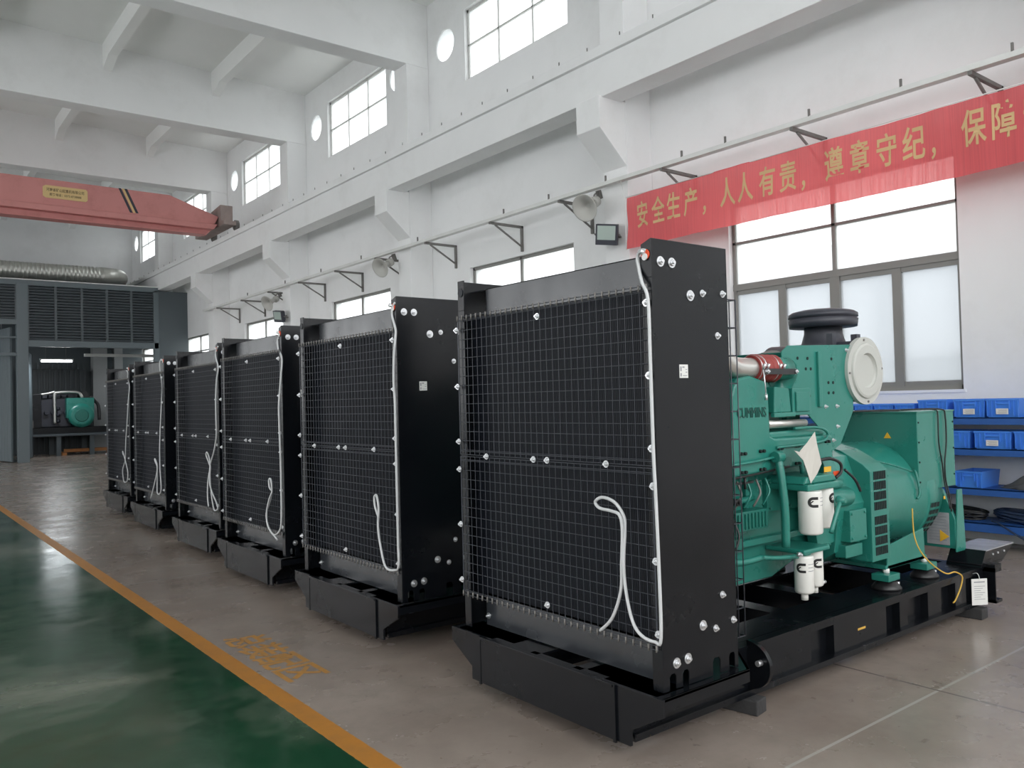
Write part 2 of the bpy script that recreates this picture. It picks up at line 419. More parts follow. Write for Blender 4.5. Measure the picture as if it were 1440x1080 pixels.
# windows
wn = 0
def lower_window(a, b, z0, z1, full=True):
    global wn; wn += 1
    ORG[0] = Vector((XW + .10, (a + b)/2, z0)); bm = new(); x0, x1 = XW + .07, XW + .13; fr = .045
    box(bm, x0, x1, a, b, z0, z0 + fr); box(bm, x0, x1, a, b, z1 - fr, z1); box(bm, x0, x1, a, a + fr, z0, z1); box(bm, x0, x1, b - fr, b, z0, z1)
    mid = (a + b)/2; box(bm, x0, x1, mid - .022, mid + .022, 2.88, z1)
    box(bm, x0 - .01, x1 + .01, a, b, 2.83, 2.91); box(bm, x0, x1, a, b, 3.42, 3.45)
    box(bm, x0 - .01, x1 + .01, mid - .06, mid + .06, z0 + .046, 2.829)
    for c, w in ((a + .68, .05), (b - .70, .05)): box(bm, x0, x1, c - w, c + w, z0 + .046, 2.829)
    for p, q in ((a + .045, a + .68), (a + .68, mid), (mid, b - .7), (b - .7, b - .045)):
        box(bm, x0 + .01, x1 - .01, p, q, z0 + fr, z0 + fr + .05); box(bm, x0 + .01, x1 - .01, p, q, 2.78, 2.83)
    w = obj('window_%d' % wn, bm, M['frame']); w.location = ORG[0]; w['kind'] = 'structure'; w['label'] = 'tall sliding window with brown-grey aluminium frame in the side wall'
    bm = new(); box(bm, x0 + .025, x0 + .031, a + .02, b - .02, 2.87, z1 - .02); obj('pane', bm, M['glass'], w)
    bm = new(); box(bm, x0 + .025, x0 + .031, a + .02, b - .02, z0 + .02, 2.87); obj('dusty_pane', bm, M['dusty'], w)
    bm = new(); box(bm, XW - .015, x0, a - .03, b + .03, z0 - .03, z0); obj('sill', bm, M['wall'], w)
    ORG[0] = Vector((0, 0, 0))
def upper_window(a, b, z0, z1):
    global wn; wn += 1
    ORG[0] = Vector((XW + .10, (a + b)/2, z0)); bm = new(); x0, x1 = XW + .07, XW + .12; fr = .05
    box(bm, x0, x1, a, b, z0, z0 + fr); box(bm, x0, x1, a, b, z1 - fr, z1); box(bm, x0, x1, a, a + fr, z0, z1); box(bm, x0, x1, b - fr, b, z0, z1)
    for k in (1, 2): c = a + (b - a)*k/3; box(bm, x0, x1, c - .014, c + .014, z0, z1)
    box(bm, x0, x1, a, b, (z0+z1)/2 - .014, (z0+z1)/2 + .014)
    w = obj('window_%d' % wn, bm, M['framew']); w.location = ORG[0]; w['kind'] = 'structure'; w['label'] = 'high six-pane clerestory window above the crane girder'
    bm = new(); box(bm, x0 + .02, x0 + .026, a + .02, b - .02, z0 + .02, z1 - .02); obj('pane', bm, M['glass'], w)
    ORG[0] = Vector((0, 0, 0))
for a, b in WIN:
    lower_window(a + .003, b - .003, 1.503, 3.947); upper_window(a + .003, b - .003, 7.403, 8.717)
for c in CIRC:
    if c < 5 and False: continue
    wn += 1; bm = new(); lathe(bm, [(0, .298), (.006, .298)], (XW + .02, c, 8.29), 'x', 32)
    w = obj('window_%d' % wn, bm, M['glass'], at=(XW + .02, c, 8.29)); w['kind'] = 'structure'; w['label'] = 'small round window beside a pillar'

# neighbouring building outside the windows
bm = new(); box(bm, 14.5, 18, -6, 45, 0, 2.15); box(bm, 19, 24, -8, 50, 0, 5.2)
st = struct('wall_outside', bm, mat('outside_render', (.44, .45, .46), .9, noise=.12, nscale=.8), 'pale building seen dimly through the lower panes')
bm = new(); box(bm, XW + WT, 60, -30, 70, -.3, -.02); struct('floor_outside', bm, mat('outside_ground', (.4, .4, .38), .9), 'pale ground outside the windows')
# ------------------------------------------------------------------ generator sets
ORG[0] = Vector((2.46, 2.96, 0)); YC = 2.96
def gen_set():
    root = empty('generator_set', (2.46, 2.96, 0))
    # --- base frame
    bm = new(); z0, z1 = .07, .305
    for s in (-1, 1):
        def yy(d): return YC + s*d
        def bx(xa, xb, da, db, za, zb, mi=0):
            a, b = sorted((yy(da), yy(db))); box(bm, xa, xb, a, b, za, zb, mi)
        bx(2.50, 5.95, .47, .475, z0, z1)                     # web behind the pockets
        e_ = 2.50
        for pa, pb in ((3.84, 4.06), (4.61, 4.77), (4.86, 5.12), (5.29, 5.49), (5.64, 5.84), (5.95, 5.95)):
            bx(e_, pa, .475, .522, z0, z1 - .014); e_ = pb
            if pb < 5.9: bx(pa, pb, .475, .522, z1 - .045, z1 - .014)
        if s < 0: box(bm, 4.30, 4.38, yy(.5235), yy(.5215), .182, .194, 1)
        bx(2.50, 5.95, .26, .53, z1 - .014, z1)               # top flange
        bx(2.50, 5.95, .38, .545, z0, z0 + .03)               # bottom flange
        # wing platform under the radiator
        prism(bm, [(2.47, yy(.74)), (3.02, yy(.74)), (3.22, yy(.53)), (3.22, yy(.40)), (2.47, yy(.40))], 'z', z1 - .012, z1)
        prism(bm, [(2.47, yy(.74)), (3.02, yy(.74)), (3.03, yy(.73)), (2.47, yy(.73))], 'z', z1 - .055, z1)
        prism(bm, [(3.02, yy(.74)), (3.22, yy(.53)), (3.21, yy(.52)), (3.01, yy(.73))], 'z', z1 - .055, z1)
    # front end plate with slanted wings
    prism(bm, [(YC-.56, z0), (YC+.56, z0), (YC+.56, z0+.065), (YC+.74, z1-.07), (YC+.74, z1), (YC-.74, z1), (YC-.74, z1-.07), (YC-.56, z0+.065)], 'x', 2.455, 2.47)
    box(bm, 2.447, 2.456, YC-.475, YC+.475, z0 + .003, z1 - .003)
    box(bm, 2.440, 2.456, YC-.475, YC+.475, z1 - .012, z1 + .001)
    for d in (-.478, .478): box(bm, 2.444, 2.455, YC+d-.008, YC+d+.008, z0 - .006, z1)
    box(bm, 2.47, 2.64, YC-.70, YC-.20, z1 - .012, z1); box(bm, 2.47, 2.64, YC+.05, YC+.70, z1 - .012, z1)
    box(bm, 2.47, 2.50, YC-.25, YC+.1, z1 - .012, z1)
    box(bm, 2.80, 3.02, YC-.50, YC+.50, z1 - .012, z1)
    for x in (3.25, 3.95, 4.45, 5.3, 5.75): box(bm, x, x + .12, YC-.45, YC+.45, z0 + .04, z1 - .02)
    box(bm, 5.90, 5.95, YC-.47, YC+.47, z0, z1 - .001)
    # rear cross channel overhanging
    for s in (-1, 1):
        a, b = sorted((YC + s*.30, YC + s*.60)); box(bm, 5.90, 6.0, a, b, z1 - .001, z1 + .02); box(bm, 5.90, 6.0, a, b, z0, z0 + .02); box(bm, 5.90, 5.91, a, b, z0, z1); box(bm, 5.90, 6.0, a, b, z1 - .03, z1 - .001)
    frame = obj('base_frame', bm, [M['black'], M['ywire']], root, bevel=.004)
    for s in (-1, 1):
        bm = new(); N = 20; pts = [(YC + s*(.52 + .13*math.sin(PI*k/N)), .215 - .115*math.cos(PI*k/N)) for k in range(N + 1)]; prism(bm, pts, 'x', 3.30, 3.325)
        cyl(bm, (3.27, YC + s*.60, .24), (3.30, YC + s*.60, .24), .014, 12, mi=1)
        obj('lifting_lug', bm, [M['black'], M['zinc']], frame, bevel=.002)
    # --- radiator
    for s in (-1, 1):
        bm = new(); Y = YC + s*.695; yi = Y - s*.006; a, b = sorted((Y, yi))
        if s < 0:
            # plate with four notches at the foot
            prof = [(2.52, .308), (2.555, .308), (2.555, .36), (2.565, .372), (2.585, .372), (2.595, .36), (2.595, .308), (2.635, .308), (2.635, .36), (2.645, .372), (2.665, .372), (2.675, .36), (2.675, .308),
                    (2.83, .308), (2.83, .365), (2.84, .38), (2.87, .38), (2.88, .365), (2.88, .308), (2.94, .308), (2.94, .365), (2.95, .38), (2.975, .38), (2.98, .365), (2.98, .308), (3.0, .308), (3.0, 2.15), (2.52, 2.15)]
        else: prof = [(2.52, .308), (3.0, .308), (3.0, 2.15), (2.52, 2.15)]
        prism(bm, prof, 'y', a, b)
        # front and rear return flanges
        a, b = sorted((Y, Y - s*.055)); box(bm, 2.514, 2.522, a, b, .308, 1.99)
        prism(bm, [(a, 1.99), (b, 1.99), (b, 2.15) if s > 0 else (b, 2.13), (a, 2.15)], 'x', 2.514, 2.522)
        box(bm, 2.996, 3.004, a, b, .308, 2.15)
        sp_ = obj('side_plate', bm, M['black'], root, bevel=.0015)
        if s < 0:
            for (x, z, r) in ((2.569,2.057,.0145),(2.639,2.057,.0145),(2.751,1.927,.0155),(2.831,1.941,.0105),(2.968,1.946,.0105),(2.925,1.761,.0105),(2.770,.533,.0145),(2.853,.505,.0105),(2.905,.64,.0105),(2.975,.52,.0105),(2.597,.412,.0145),(2.668,.416,.0145)):
                b_ = new(); hexbolt(b_, (x, Y, z), (0, -1, 0), r); obj('bolt', b_, M['zinc'], sp_, at=(x, Y, z))
            b_ = new(); box(b_, 2.668, 2.722, Y - .0015, Y, 1.578, 1.634)
            for k, (u0, u1, w0, w1) in enumerate(((2.673,2.681,1.606,1.626),(2.673,2.681,1.584,1.598),(2.686,2.70,1.62,1.626),(2.706,2.716,1.60,1.604),(2.688,2.716,1.586,1.589),(2.706,2.716,1.612,1.615))):
                box(b_, u0, u1, Y - .0018, Y - .0012, w0, w1, 1)
            st_ = obj('warning_sticker', b_, [M['paperw'], M['print']], sp_); st_['label'] = 'small white printed sticker'
        b_ = new(); lathe(b_, [(0, .022), (.004, .022)], (2.5135, Y - s*.028, 2.085), (-1, 0, 0), 18)
        h = obj('lifting_eye', b_, [M['orange'] if s < 0 else M['blackmatte']], sp_)
        if s < 0:
            b_ = new(); cyl(b_, (2.509, Y - s*.028 + .0, 2.075), (2.505, Y - s*.028, 2.075), .015, 12); obj('eye_plug', b_, M['paperw'], h)
    bm = new(); box(bm, 2.60, 2.61, YC-.56, YC+.56, 1.95, 2.10); box(bm, 2.60, 2.96, YC-.69, YC+.69, 2.093, 2.10)
    box(bm, 2.60, 2.63, YC-.56, YC-.553, 1.88, 2.10); box(bm, 2.60, 2.63, YC+.553, YC+.56, 1.88, 2.10)
    obj('header_tank', bm, M['brush'], root, bevel=.002)
    bm = new(); box(bm, 2.60, 2.61, YC-.62, YC+.62, .31, .485)
    obj('bottom_tank', bm, M['brush'], root, bevel=.002)
    b_ = new(); hexbolt(b_, (2.60, YC+.60, .36), (-1, 0, 0), .011); obj('bolt', b_, M['zinc'], root)
    bm = new(); box(bm, 2.60, 2.95, YC-.685, YC+.685, .47, 1.96)
    y = YC - .67
    while y < YC + .67: box(bm, 2.597, 2.60, y, y + .003, .48, 1.95); y += .011
    obj('radiator_core', bm, M['blackmatte'], root)
    # wire guards, two panels
    X = 2.500
    def guard(za, zb, hooks_top, hooks_bot):
        bm = new(); ya, yb = YC - .68, YC + .68; nv = 33; r = .0016
        for k in range(nv):
            y = ya + (yb-ya)*k/(nv-1); cyl(bm, (X, y, za), (X, y, zb), r, 5, caps=False)
            for flag, zz, sg in ((hooks_top, zb, 1), (hooks_bot, za, -1)):
                if flag: cyl(bm, (X - .004, y, zz - sg*.022), (X - .004, y, zz + sg*.006), .0042, 5, mi=1)
        nh = 15
        for k in range(nh):
            z = za + (zb-za)*(k + .5)/nh; cyl(bm, (X + .004, ya, z), (X + .004, yb, z), r, 5, caps=False)
        for z in (za, za + .018, zb - .018, zb): cyl(bm, (X + .002, ya - .004, z), (X + .002, yb + .004, z), r*1.25, 5, caps=False)
        for y in (ya - .003, yb + .003): cyl(bm, (X, y, za), (X, y, zb), r*1.3, 5, caps=False)
        g_ = obj('wire_guard', bm, [M['wire'], M['steel']], root)
        return g_
    gu = guard(1.222, 1.955, True, False); gd = guard(.478, 1.212, False, True)
    for (y, z) in ((2.282,1.885),(2.278,1.589),(2.275,1.293),(3.648,1.885),(3.648,1.583),(3.648,1.290),(3.403,1.219),(3.026,1.219),(2.927,1.219),(2.538,1.219),(2.972,1.896)):
        b_ = new(); hexbolt(b_, (X - .004, y, z), (-1, 0, 0), .0105); obj('bolt', b_, M['zinc'], gu, at=(X, y, z))
    for (y, z) in ((2.273,1.141),(2.269,.839),(2.266,.547),(3.648,1.142),(3.648,.850),(3.648,.556),(2.950,.544)):
        b_ = new(); hexbolt(b_, (X - .004, y, z), (-1, 0, 0), .0105); obj('bolt', b_, M['zinc'], gd, at=(X, y, z))
    # rear fan guard and fan shroud
    bm = new(); x0, x1 = 3.004, 3.10; ya, yb, za, zb = YC-.665, YC+.665, .42, 1.93
    for z in [za + (zb-za)*k/12 for k in range(13)]:
        tube(bm, [(x0, ya, z), (x1, ya, z), (x1, yb, z), (x0, yb, z)], .003, 5, smooth=False)
    for y in [ya + (yb-ya)*k/16 for k in range(17)]: tube(bm, [(x1, y, za), (x1, y, zb)], .003, 5, smooth=False)
    for x in (x0 + .004, x0 + .05):
        for y in (ya, yb): cyl(bm, (x, y, za), (x, y, zb), .003, 5)
    obj('fan_guard', bm, M['wire'], root)
    bm = new(); box(bm, 3.004, 3.03, YC-.66, YC+.66, .42, .47); lathe(bm, [(0, .12), (.04, .13), (.06, .05)], (3.13, YC, 1.1), 'x', 20)
    for k in range(8):
        t = 2*PI*k/8; c, s2 = math.cos(t), math.sin(t); u = Vector((0, c, s2)); v = Vector((0, -s2, c))
        p = [Vector((3.12, YC, 1.1)) + u*.1 - v*.05, Vector((3.17, YC, 1.1)) + u*.1 + v*.05, Vector((3.18, YC, 1.1)) + u*.52 + v*.09, Vector((3.12, YC, 1.1)) + u*.52 - v*.07]
        vs = [bm.verts.new(q) for q in p]; f = bm.faces.new(vs)
        e = bmesh.ops.extrude_face_region(bm, geom=[f]); bmesh.ops.translate(bm, verts=[q for q in e['geom'] if isinstance(q, bmesh.types.BMVert)], vec=(.008, 0, 0))
    obj('cooling_fan', bm, M['plastic'], root)

    # --- engine
    bm = new()
    box(bm, 3.22, 4.40, 2.70, 3.22, .70, 1.12)
    for k in range(6):                                                  # cylinder heads and rocker covers
        x = 3.27 + k*.185; box(bm, x, x + .165, 2.74, 3.20, 1.12, 1.30); box(bm, x + .015, x + .15, 2.78, 3.16, 1.30, 1.40)
        box(bm, x + .01, x + .155, 2.672, 2.71, .86, 1.04)              # side hatches
        for dx in (.03, .135): cyl(bm, (x + dx, 2.672, .88), (x + dx, 2.66, .88), .008, 6); cyl(bm, (x + dx, 2.672, 1.02), (x + dx, 2.66, 1.02), .008, 6)
    box(bm, 3.22, 4.40, 2.66, 3.26, .70, .735); box(bm, 3.16, 3.24, 2.66, 3.26, .62, 1.36)
    lathe(bm, [(0, .10), (.05, .10), (.06, .07), (.10, .07)], (3.06, 2.96, .80), 'x', 20)
    blk = obj('engine_block', bm, M['green'], root, bevel=.008)
    bm = new(); prism(bm, [(3.24, .70), (4.38, .70), (4.38, .62), (4.10, .56), (3.9, .50), (3.30, .50), (3.24, .56)], 'y', 2.70, 3.22)
    for x in (3.28, 3.36, 3.44):
        box(bm, x, x + .05, 2.685, 2.70, .62, .69)
    prism(bm, [(3.40, .62), (3.56, .62), (3.52, .52), (3.44, .52)], 'y', 2.68, 2.70)
    obj('oil_pan', bm, M['green'], blk, bevel=.01)
    # intake manifold with cast lettering
    bm = new()
    prof = [(3.20, 1.075), (4.36, 1.115), (4.36, 1.26), (3.80, 1.265), (3.76, 1.28), (3.755, 1.50), (3.73, 1.57), (3.60, 1.60), (3.50, 1.585), (3.46, 1.54), (3.445, 1.50), (3.44, 1.32), (3.42, 1.26), (3.37, 1.235), (3.20, 1.235)]
    prism(bm, prof, 'y', 2.585, 2.72)
    box(bm, 3.74, 4.30, 2.60, 2.74, 1.26, 1.30)
    im = obj('intake_manifold', bm, M['green'], blk, bevel=.012)
    b0 = None
    for x in (3.50, 3.66, 3.82, 3.98, 4.14, 4.28):
        for d in (0, .03):
            for zz in (1.20, 1.105):
                p_ = (x + d, 2.586, zz + .03*(x - 3.5))
                bm = new(); cyl(bm, p_, (p_[0], 2.572, p_[2]), .009, 6); obj('bolt', bm, M['dark'], im, at=p_)
    t_ = basis(text_bm('CUMMINS', .076, .0, .002, .74), (1, 0, 0), (0, 0, 1), (3.60, 2.583, 1.405))
    obj('cast_lettering', t_, mat('lettering_green', (.006, .07, .055), .4), im)
    bm = new()
    prism(bm, [(3.82, 1.40), (3.98, 1.40), (3.965, 1.53), (3.83, 1.54)], 'y', 2.60, 2.70); box(bm, 3.80, 4.0, 2.585, 2.61, 1.375, 1.40)
    box(bm, 4.01, 4.19, 2.61, 2.70, 1.38, 1.53); box(bm, 4.035, 4.165, 2.60, 2.61, 1.40, 1.51)
    obj('aftercooler_cover', bm, M['green'], blk, bevel=.006)
    bm = new(); cyl(bm, (3.76, 2.61, 1.34), (4.15, 2.63, 1.335), .022, 14); obj('heat_shield_pipe', bm, M['alu'], blk)
    # turbo and rear upper housing
    bm = new(); lathe(bm, [(0, .05), (.02, .13), (.12, .15), (.16, .08), (.2, .05)], (4.25, 2.98, 1.62), 'x', 24)
    cyl(bm, (4.2, 2.98, 1.38), (4.2, 2.98, 1.6), .07, 16); obj('turbocharger', bm, M['steel'], blk)
    # charge air pipe
    bm = new()
    tube(bm, [(3.0, 2.62, 1.93), (3.12, 2.63, 1.90), (3.26, 2.64, 1.82), (3.40, 2.64, 1.72), (3.50, 2.64, 1.655), (3.58, 2.64, 1.64), (3.72, 2.64, 1.64)], .056, 20)
    pipe = obj('charge_air_pipe', bm, M['alu'], root)
    bm = new(); prof = []
    for k in range(15): prof.append((.0 + k*.0145, .066 + (.010 if k % 3 == 1 else 0)))
    lathe(bm, prof, (3.68, 2.64, 1.64), 'x', 28); bel = obj('red_hose_bellows', bm, M['redrub'], pipe); bel['label'] = 'red silicone bellows hose'
    for x in (3.685, 3.72, 3.83, 3.865):
        bm = new(); lathe(bm, [(0, .072), (.012, .072)], (x, 2.64, 1.64), 'x', 28); cyl(bm, (x + .006, 2.57, 1.63), (x + .006, 2.556, 1.66), .008, 8); obj('hose_clamp', bm, M['zinc'], pipe)
    bm = new(); box(bm, 3.70, 3.98, 2.556, 2.564, 1.605, 1.635)
    for x in (3.71, 3.97): hexbolt(bm, (x, 2.56, 1.62), (0, -1, 0), .011, mi=1)
    obj('tie_bar', bm, [M['rubber'], M['zinc']], pipe)
    bm = new(); cyl(bm, (3.68, 2.56, 1.63), (3.68, 2.55, 1.50), .004, 8); cyl(bm, (3.68, 2.55, 1.50), (3.68, 2.55, 1.47), .009, 8); obj('clamp_screw', bm, M['zinc'], pipe)
    bm = new(); cyl(bm, (3.85, 2.64, 1.64), (4.0, 2.64, 1.64), .062, 24); tube(bm, [(4.0, 2.64, 1.64), (4.04, 2.66, 1.62), (4.03, 2.70, 1.54), (3.95, 2.72, 1.45)], .06, 16)
    tube(bm, [(3.66, 2.70, 1.57), (3.80, 2.72, 1.57), (3.90, 2.74, 1.50)], .07, 14)
    obj('inlet_elbow', bm, M['green'], blk)
    # air cleaner
    XA, ZA = 4.84, 1.63
    bm = new(); lathe(bm, [(0, .175), (.02, .19), (.62, .19), (.66, .16)], (XA, 2.66, ZA), 'y', 40)
    lathe(bm, [(0, .17), (.06, .135), (.12, .118), (.25, .112)], (XA + .03, 2.93, ZA + .13), 'z', 32)
    for dx, yy_ in ((-.17, 2.75), (.06, 2.72)):
        box(bm, XA + dx, XA + dx + .045, yy_, yy_ + .04, ZA + .15, ZA + .235)
    ac = obj('air_cleaner', bm, M['plastic'], root)
    bm = new(); lathe(bm, [(0, .10), (.0, .207), (.050, .214), (.055, .203), (.060, .203), (.062, .214), (.085, .212), (.100, .19), (.113, .13), (.120, .06), (.121, .01)], (XA + .03, 2.93, ZA + .292), 'z', 48)
    cp_ = obj('rain_cap', bm, M['plastic'], ac)
    bm = new(); lathe(bm, [(0, .075), (.008, .078), (.010, .082), (.016, .085)], (XA, 2.640, ZA), 'y', 40)
    bm.free(); bm = new()
    lathe(bm, [(.04, .207), (.012, .207), (.012, .172), (.0, .168), (-.004, .155), (-.004, .108), (.004, .106), (.014, .098), (.014, .02)], (XA, 2.622, ZA), 'y', 96, flat=True)
    ec = obj('filter_end_cover', bm, M['cream'], ac); ec['label'] = 'round cream end cover'
    for k in range(4):
        t = 2*PI*(k + .05)/4; bm = new(); cyl(bm, (XA + .190*math.cos(t), 2.645, ZA + .190*math.sin(t)), (XA + .190*math.cos(t), 2.628, ZA + .190*math.sin(t)), .007, 8); obj('screw', bm, M['steel'], ec)
    # bracket plate under the air cleaner
    bm = new()
    prism(bm, [(3.99, 1.735), (4.05, 1.77), (4.72, 1.79), (4.72, 1.39), (4.56, 1.19), (4.40, 1.13), (4.34, 1.30), (4.20, 1.40), (4.02, 1.56), (3.99, 1.60)], 'y', 2.655, 2.663)
    prism(bm, [(4.05, 1.735), (4.60, 1.735), (4.52, 1.42), (4.20, 1.42)], 'y', 2.663, 3.2)
    prism(bm, [(4.33, 1.74), (4.36, 1.74), (4.36, 1.42), (4.33, 1.42)], 'y', 2.640, 2.656)
    br_ = obj('air_cleaner_bracket', bm, M['green'], root, bevel=.003)
    bm = new()
    for x, z in ((4.14, 1.70), (4.24, 1.70), (4.22, 1.64), (4.27, 1.64), (4.16, 1.48), (4.25, 1.485), (4.49, 1.70), (4.45, 1.56), (4.50, 1.56), (4.45, 1.50), (4.50, 1.50)):
        cyl(bm, (x, 2.6555, z), (x, 2.652, z), .009, 10)
    obj('bracket_holes', bm, M['dark'], br_)
    for x, z in ((4.655, 1.755), (4.675, 1.53), (4.41, 1.42), (4.53, 1.42), (4.53, 1.30), (4.48, 1.22)):
        bm = new(); hexbolt(bm, (x, 2.655, z), (0, -1, 0), .008); obj('bolt', bm, M['zinc'], br_)
    # oil and fuel filters
    def filt(name, x, y, zt, zb, r, stub):
        bm = new(); lathe(bm, [(0, r*.7), (.006, r*.93), (.014, r), (zt - zb - .01, r), (zt - zb, r*.96)], (x, y, zb), 'z', 28)
        if stub: cyl(bm, (x, y, zb - .035), (x, y, zb + .002), r*.36, 14)
        f_ = obj(name, bm, M['white'], root)
        return f_
    def logo(par, x, y, r, z, h, ang):
        # bold C mark wrapped on the can: outer ring part, open to one side, with an inner bar
        bm = new()
        def strip(u0, u1, w0, w1):
            n_ = 4
            for k in range(n_):
                a0 = ang + (u0 + (u1-u0)*k/n_)/r; a1 = ang + (u0 + (u1-u0)*(k+1)/n_)/r
                q = [bm.verts.new((x + (r + .0012)*math.sin(a), y - (r + .0012)*math.cos(a), zz)) for a, zz in ((a0, w0), (a1, w0), (a1, w1), (a0, w1))]
                bm.faces.new(q)
        w = h
        def P_(u, w_): a = ang + u/r; return bm.verts.new((x + (r + .0012)*math.sin(a), y - (r + .0012)*math.cos(a), z + w_))
        N = 16; R1, R0 = w*.5, w*.24
        for k in range(N):
            t0, t1 = (math.radians(90 + 180*q/N) for q in (k, k + 1))
            bm.faces.new([P_(R0*math.cos(t0), R0*math.sin(t0)), P_(R1*math.cos(t0), R1*math.sin(t0)), P_(R1*math.cos(t1), R1*math.sin(t1)), P_(R0*math.cos(t1), R0*math.sin(t1))])
        for sg in (1, -1):
            for k in range(3):
                u0, u1 = w*.5*k/3, w*.5*(k+1)/3
                bm.faces.new([P_(u0, sg*R0), P_(u1, sg*R0), P_(u1, sg*R1), P_(u0, sg*R1)])
        bm.faces.new([P_(-w*.30, -w*.05), P_(-w*.22, -w*.13), P_(w*.06, w*.10), P_(-w*.04, w*.16)])
        obj('filter_logo', bm, M['logo'], par)
        bm = new()
        for k, (a, b) in enumerate(((.75, 1.6), (.75, 1.4), (.75, 1.5))):
            zz = z + h*(.35 - k*.35); n_ = 3
            for q_ in range(n_):
                a0 = ang + h*(a + (b-a)*q_/n_)/r; a1 = ang + h*(a + (b-a)*(q_+1)/n_)/r
                bm.faces.new([bm.verts.new((x + (r+.001)*math.sin(t), y - (r+.001)*math.cos(t), w_)) for t, w_ in ((a0, zz), (a1, zz), (a1, zz+.003), (a0, zz+.003))])
        obj('filter_print', bm, M['print'], par)
    f1 = filt('oil_filter', 3.925, 2.47, .985, .755, .062, False); logo(f1, 3.925, 2.47, .062, .93, .055, -.75)
    f2 = filt('oil_filter', 4.11, 2.51, .985, .765, .058, False); logo(f2, 4.11, 2.51, .058, .93, .055, .05)
    f3 = filt('fuel_filter', 3.895, 2.50, .645, .445, .050, True); logo(f3, 3.895, 2.50, .050, .585, .05, -1.3)
    f4 = filt('fuel_filter', 4.04, 2.53, .655, .455, .047, True); logo(f4, 4.04, 2.53, .047, .585, .05, -.6)
    bm = new(); box(bm, 3.865, 4.17, 2.44, 2.70, .985, 1.02); prism(bm, [(3.86, 1.02), (4.18, 1.02), (4.15, 1.06), (3.89, 1.06)], 'y', 2.46, 2.70)
    obj('filter_head', bm, M['green'], blk, bevel=.008); bm = new()
    box(bm, 3.84, 4.09, 2.46, 2.70, .655, .68); box(bm, 3.865, 3.925, 2.47, 2.53, .645, .67)
    obj('filter_head', bm, M['green'], blk, bevel=.008)
    # pipes, pumps and lines on the engine side
    for pts, r in (
        ([(3.77, 2.56, 1.18), (3.77, 2.54, 1.10), (3.77, 2.52, .90), (3.77, 2.52, .70)], .022),
        ([(3.74, 2.55, 1.17), (3.80, 2.55, 1.17)], .03),
        ([(3.28, 2.60, .86), (3.33, 2.58, .84), (3.34, 2.57, .74), (3.36, 2.57, .68), (3.44, 2.56, .66), (3.60, 2.55, .665)], .017),
        ([(3.60, 2.55, .665), (3.72, 2.53, .65), (3.84, 2.50, .645)], .012),
        ([(3.28, 2.66, .93), (3.45, 2.64, .94), (3.66, 2.64, .96)], .016),
        ([(3.22, 2.59, 1.03), (3.32, 2.585, 1.035), (3.42, 2.585, 1.04)], .011),
        ([(3.40, 2.58, 1.145), (3.41, 2.565, 1.13), (3.41, 2.565, 1.02)], .006),
        ([(3.40, 2.57, 1.148), (3.60, 2.56, 1.158), (3.84, 2.56, 1.175)], .007),
        ([(3.34, 2.60, 1.03), (3.34, 2.60, .84)], .006), ([(3.37, 2.60, 1.03), (3.37, 2.60, .90)], .006), ([(3.30, 2.60, 1.03), (3.30, 2.60, .88)], .005),
        ([(3.56, 2.60, 1.09), (3.56, 2.60, 1.03), (3.60, 2.60, 1.0)], .007),
        ([(4.05, 2.60, 1.19), (4.05, 2.59, 1.06)], .012), ([(4.12, 2.60, 1.20), (4.12, 2.59, 1.06)], .010),
        ([(3.98, 2.585, 1.31), (4.15, 2.57, 1.31), (4.26, 2.57, 1.29), (4.28, 2.57, 1.25), (4.18, 2.57, 1.225), (3.80, 2.58, 1.215)], .008),
        ([(4.0, 2.40, .76), (4.06, 2.40, .86), (4.12, 2.41, .92)], .012),
        ([(4.05, 2.52, .67), (4.22, 2.54, .655)], .008)):
        bm = new(); tube(bm, pts, r, 10); obj('engine_pipe', bm, M['green'], blk)
    bm = new(); lathe(bm, [(0, .022), (.012, .026), (.03, .02), (.05, .012)], (4.12, 2.43, .92), (0, -1, 0), 14); obj('pipe_fitting', bm, M['green'], blk)
    bm = new(); box(bm, 3.18, 3.60, 2.585, 2.60, 1.045, 1.055); tube(bm, [(3.17, 2.575, 1.075), (3.5, 2.572, 1.085), (3.9, 2.572, 1.11)], .006, 8)
    for x in (3.30, 3.52): cyl(bm, (x, 2.58, 1.08), (x, 2.58, 1.02), .007, 8)
    obj('wiring_harness', bm, M['bwire'], blk)
    bm = new(); box(bm, 3.26, 3.42, 2.58, 2.66, .80, .90); cyl(bm, (3.30, 2.60, .90), (3.30, 2.60, .95), .025, 12); cyl(bm, (3.38, 2.60, .90), (3.38, 2.60, .93), .02, 12)
    cyl(bm, (3.26, 2.62, .85), (3.18, 2.62, .85), .03, 14); cyl(bm, (3.40, 2.59, .87), (3.41, 2.59, .78), .012, 10)
    box(bm, 3.46, 3.56, 2.63, 2.68, .68, .76)
    obj('fuel_pump', bm, M['greend'], blk, bevel=.006)
    for x, y, z in ((3.27, 2.575, .935), (3.33, 2.57, .92), (3.30, 2.575, .90), (3.22, 2.575, .94), (3.36, 2.57, .955), (3.80, 2.475, .665)):
        bm = new(); cyl(bm, (x, y, z), (x, y - .02, z), .013, 6); cyl(bm, (x, y - .02, z), (x, y - .03, z), .007, 8); obj('pipe_fitting', bm, M['zinc'], blk)
    bm = new()
    for k, q in enumerate(((4.10, .455), (4.13, .46), (4.16, .45))): cyl(bm, (q[0], 2.56, q[1]), (q[0] + .03, 2.56, q[1]), .014 - .002*k, 8)
    obj('drain_tap', bm, M['zinc'], blk)
    # injection lines, oil cooler and solenoids crowding the block side
    bm = new(); box(bm, 3.46, 3.74, 2.60, 2.68, .80, .90)
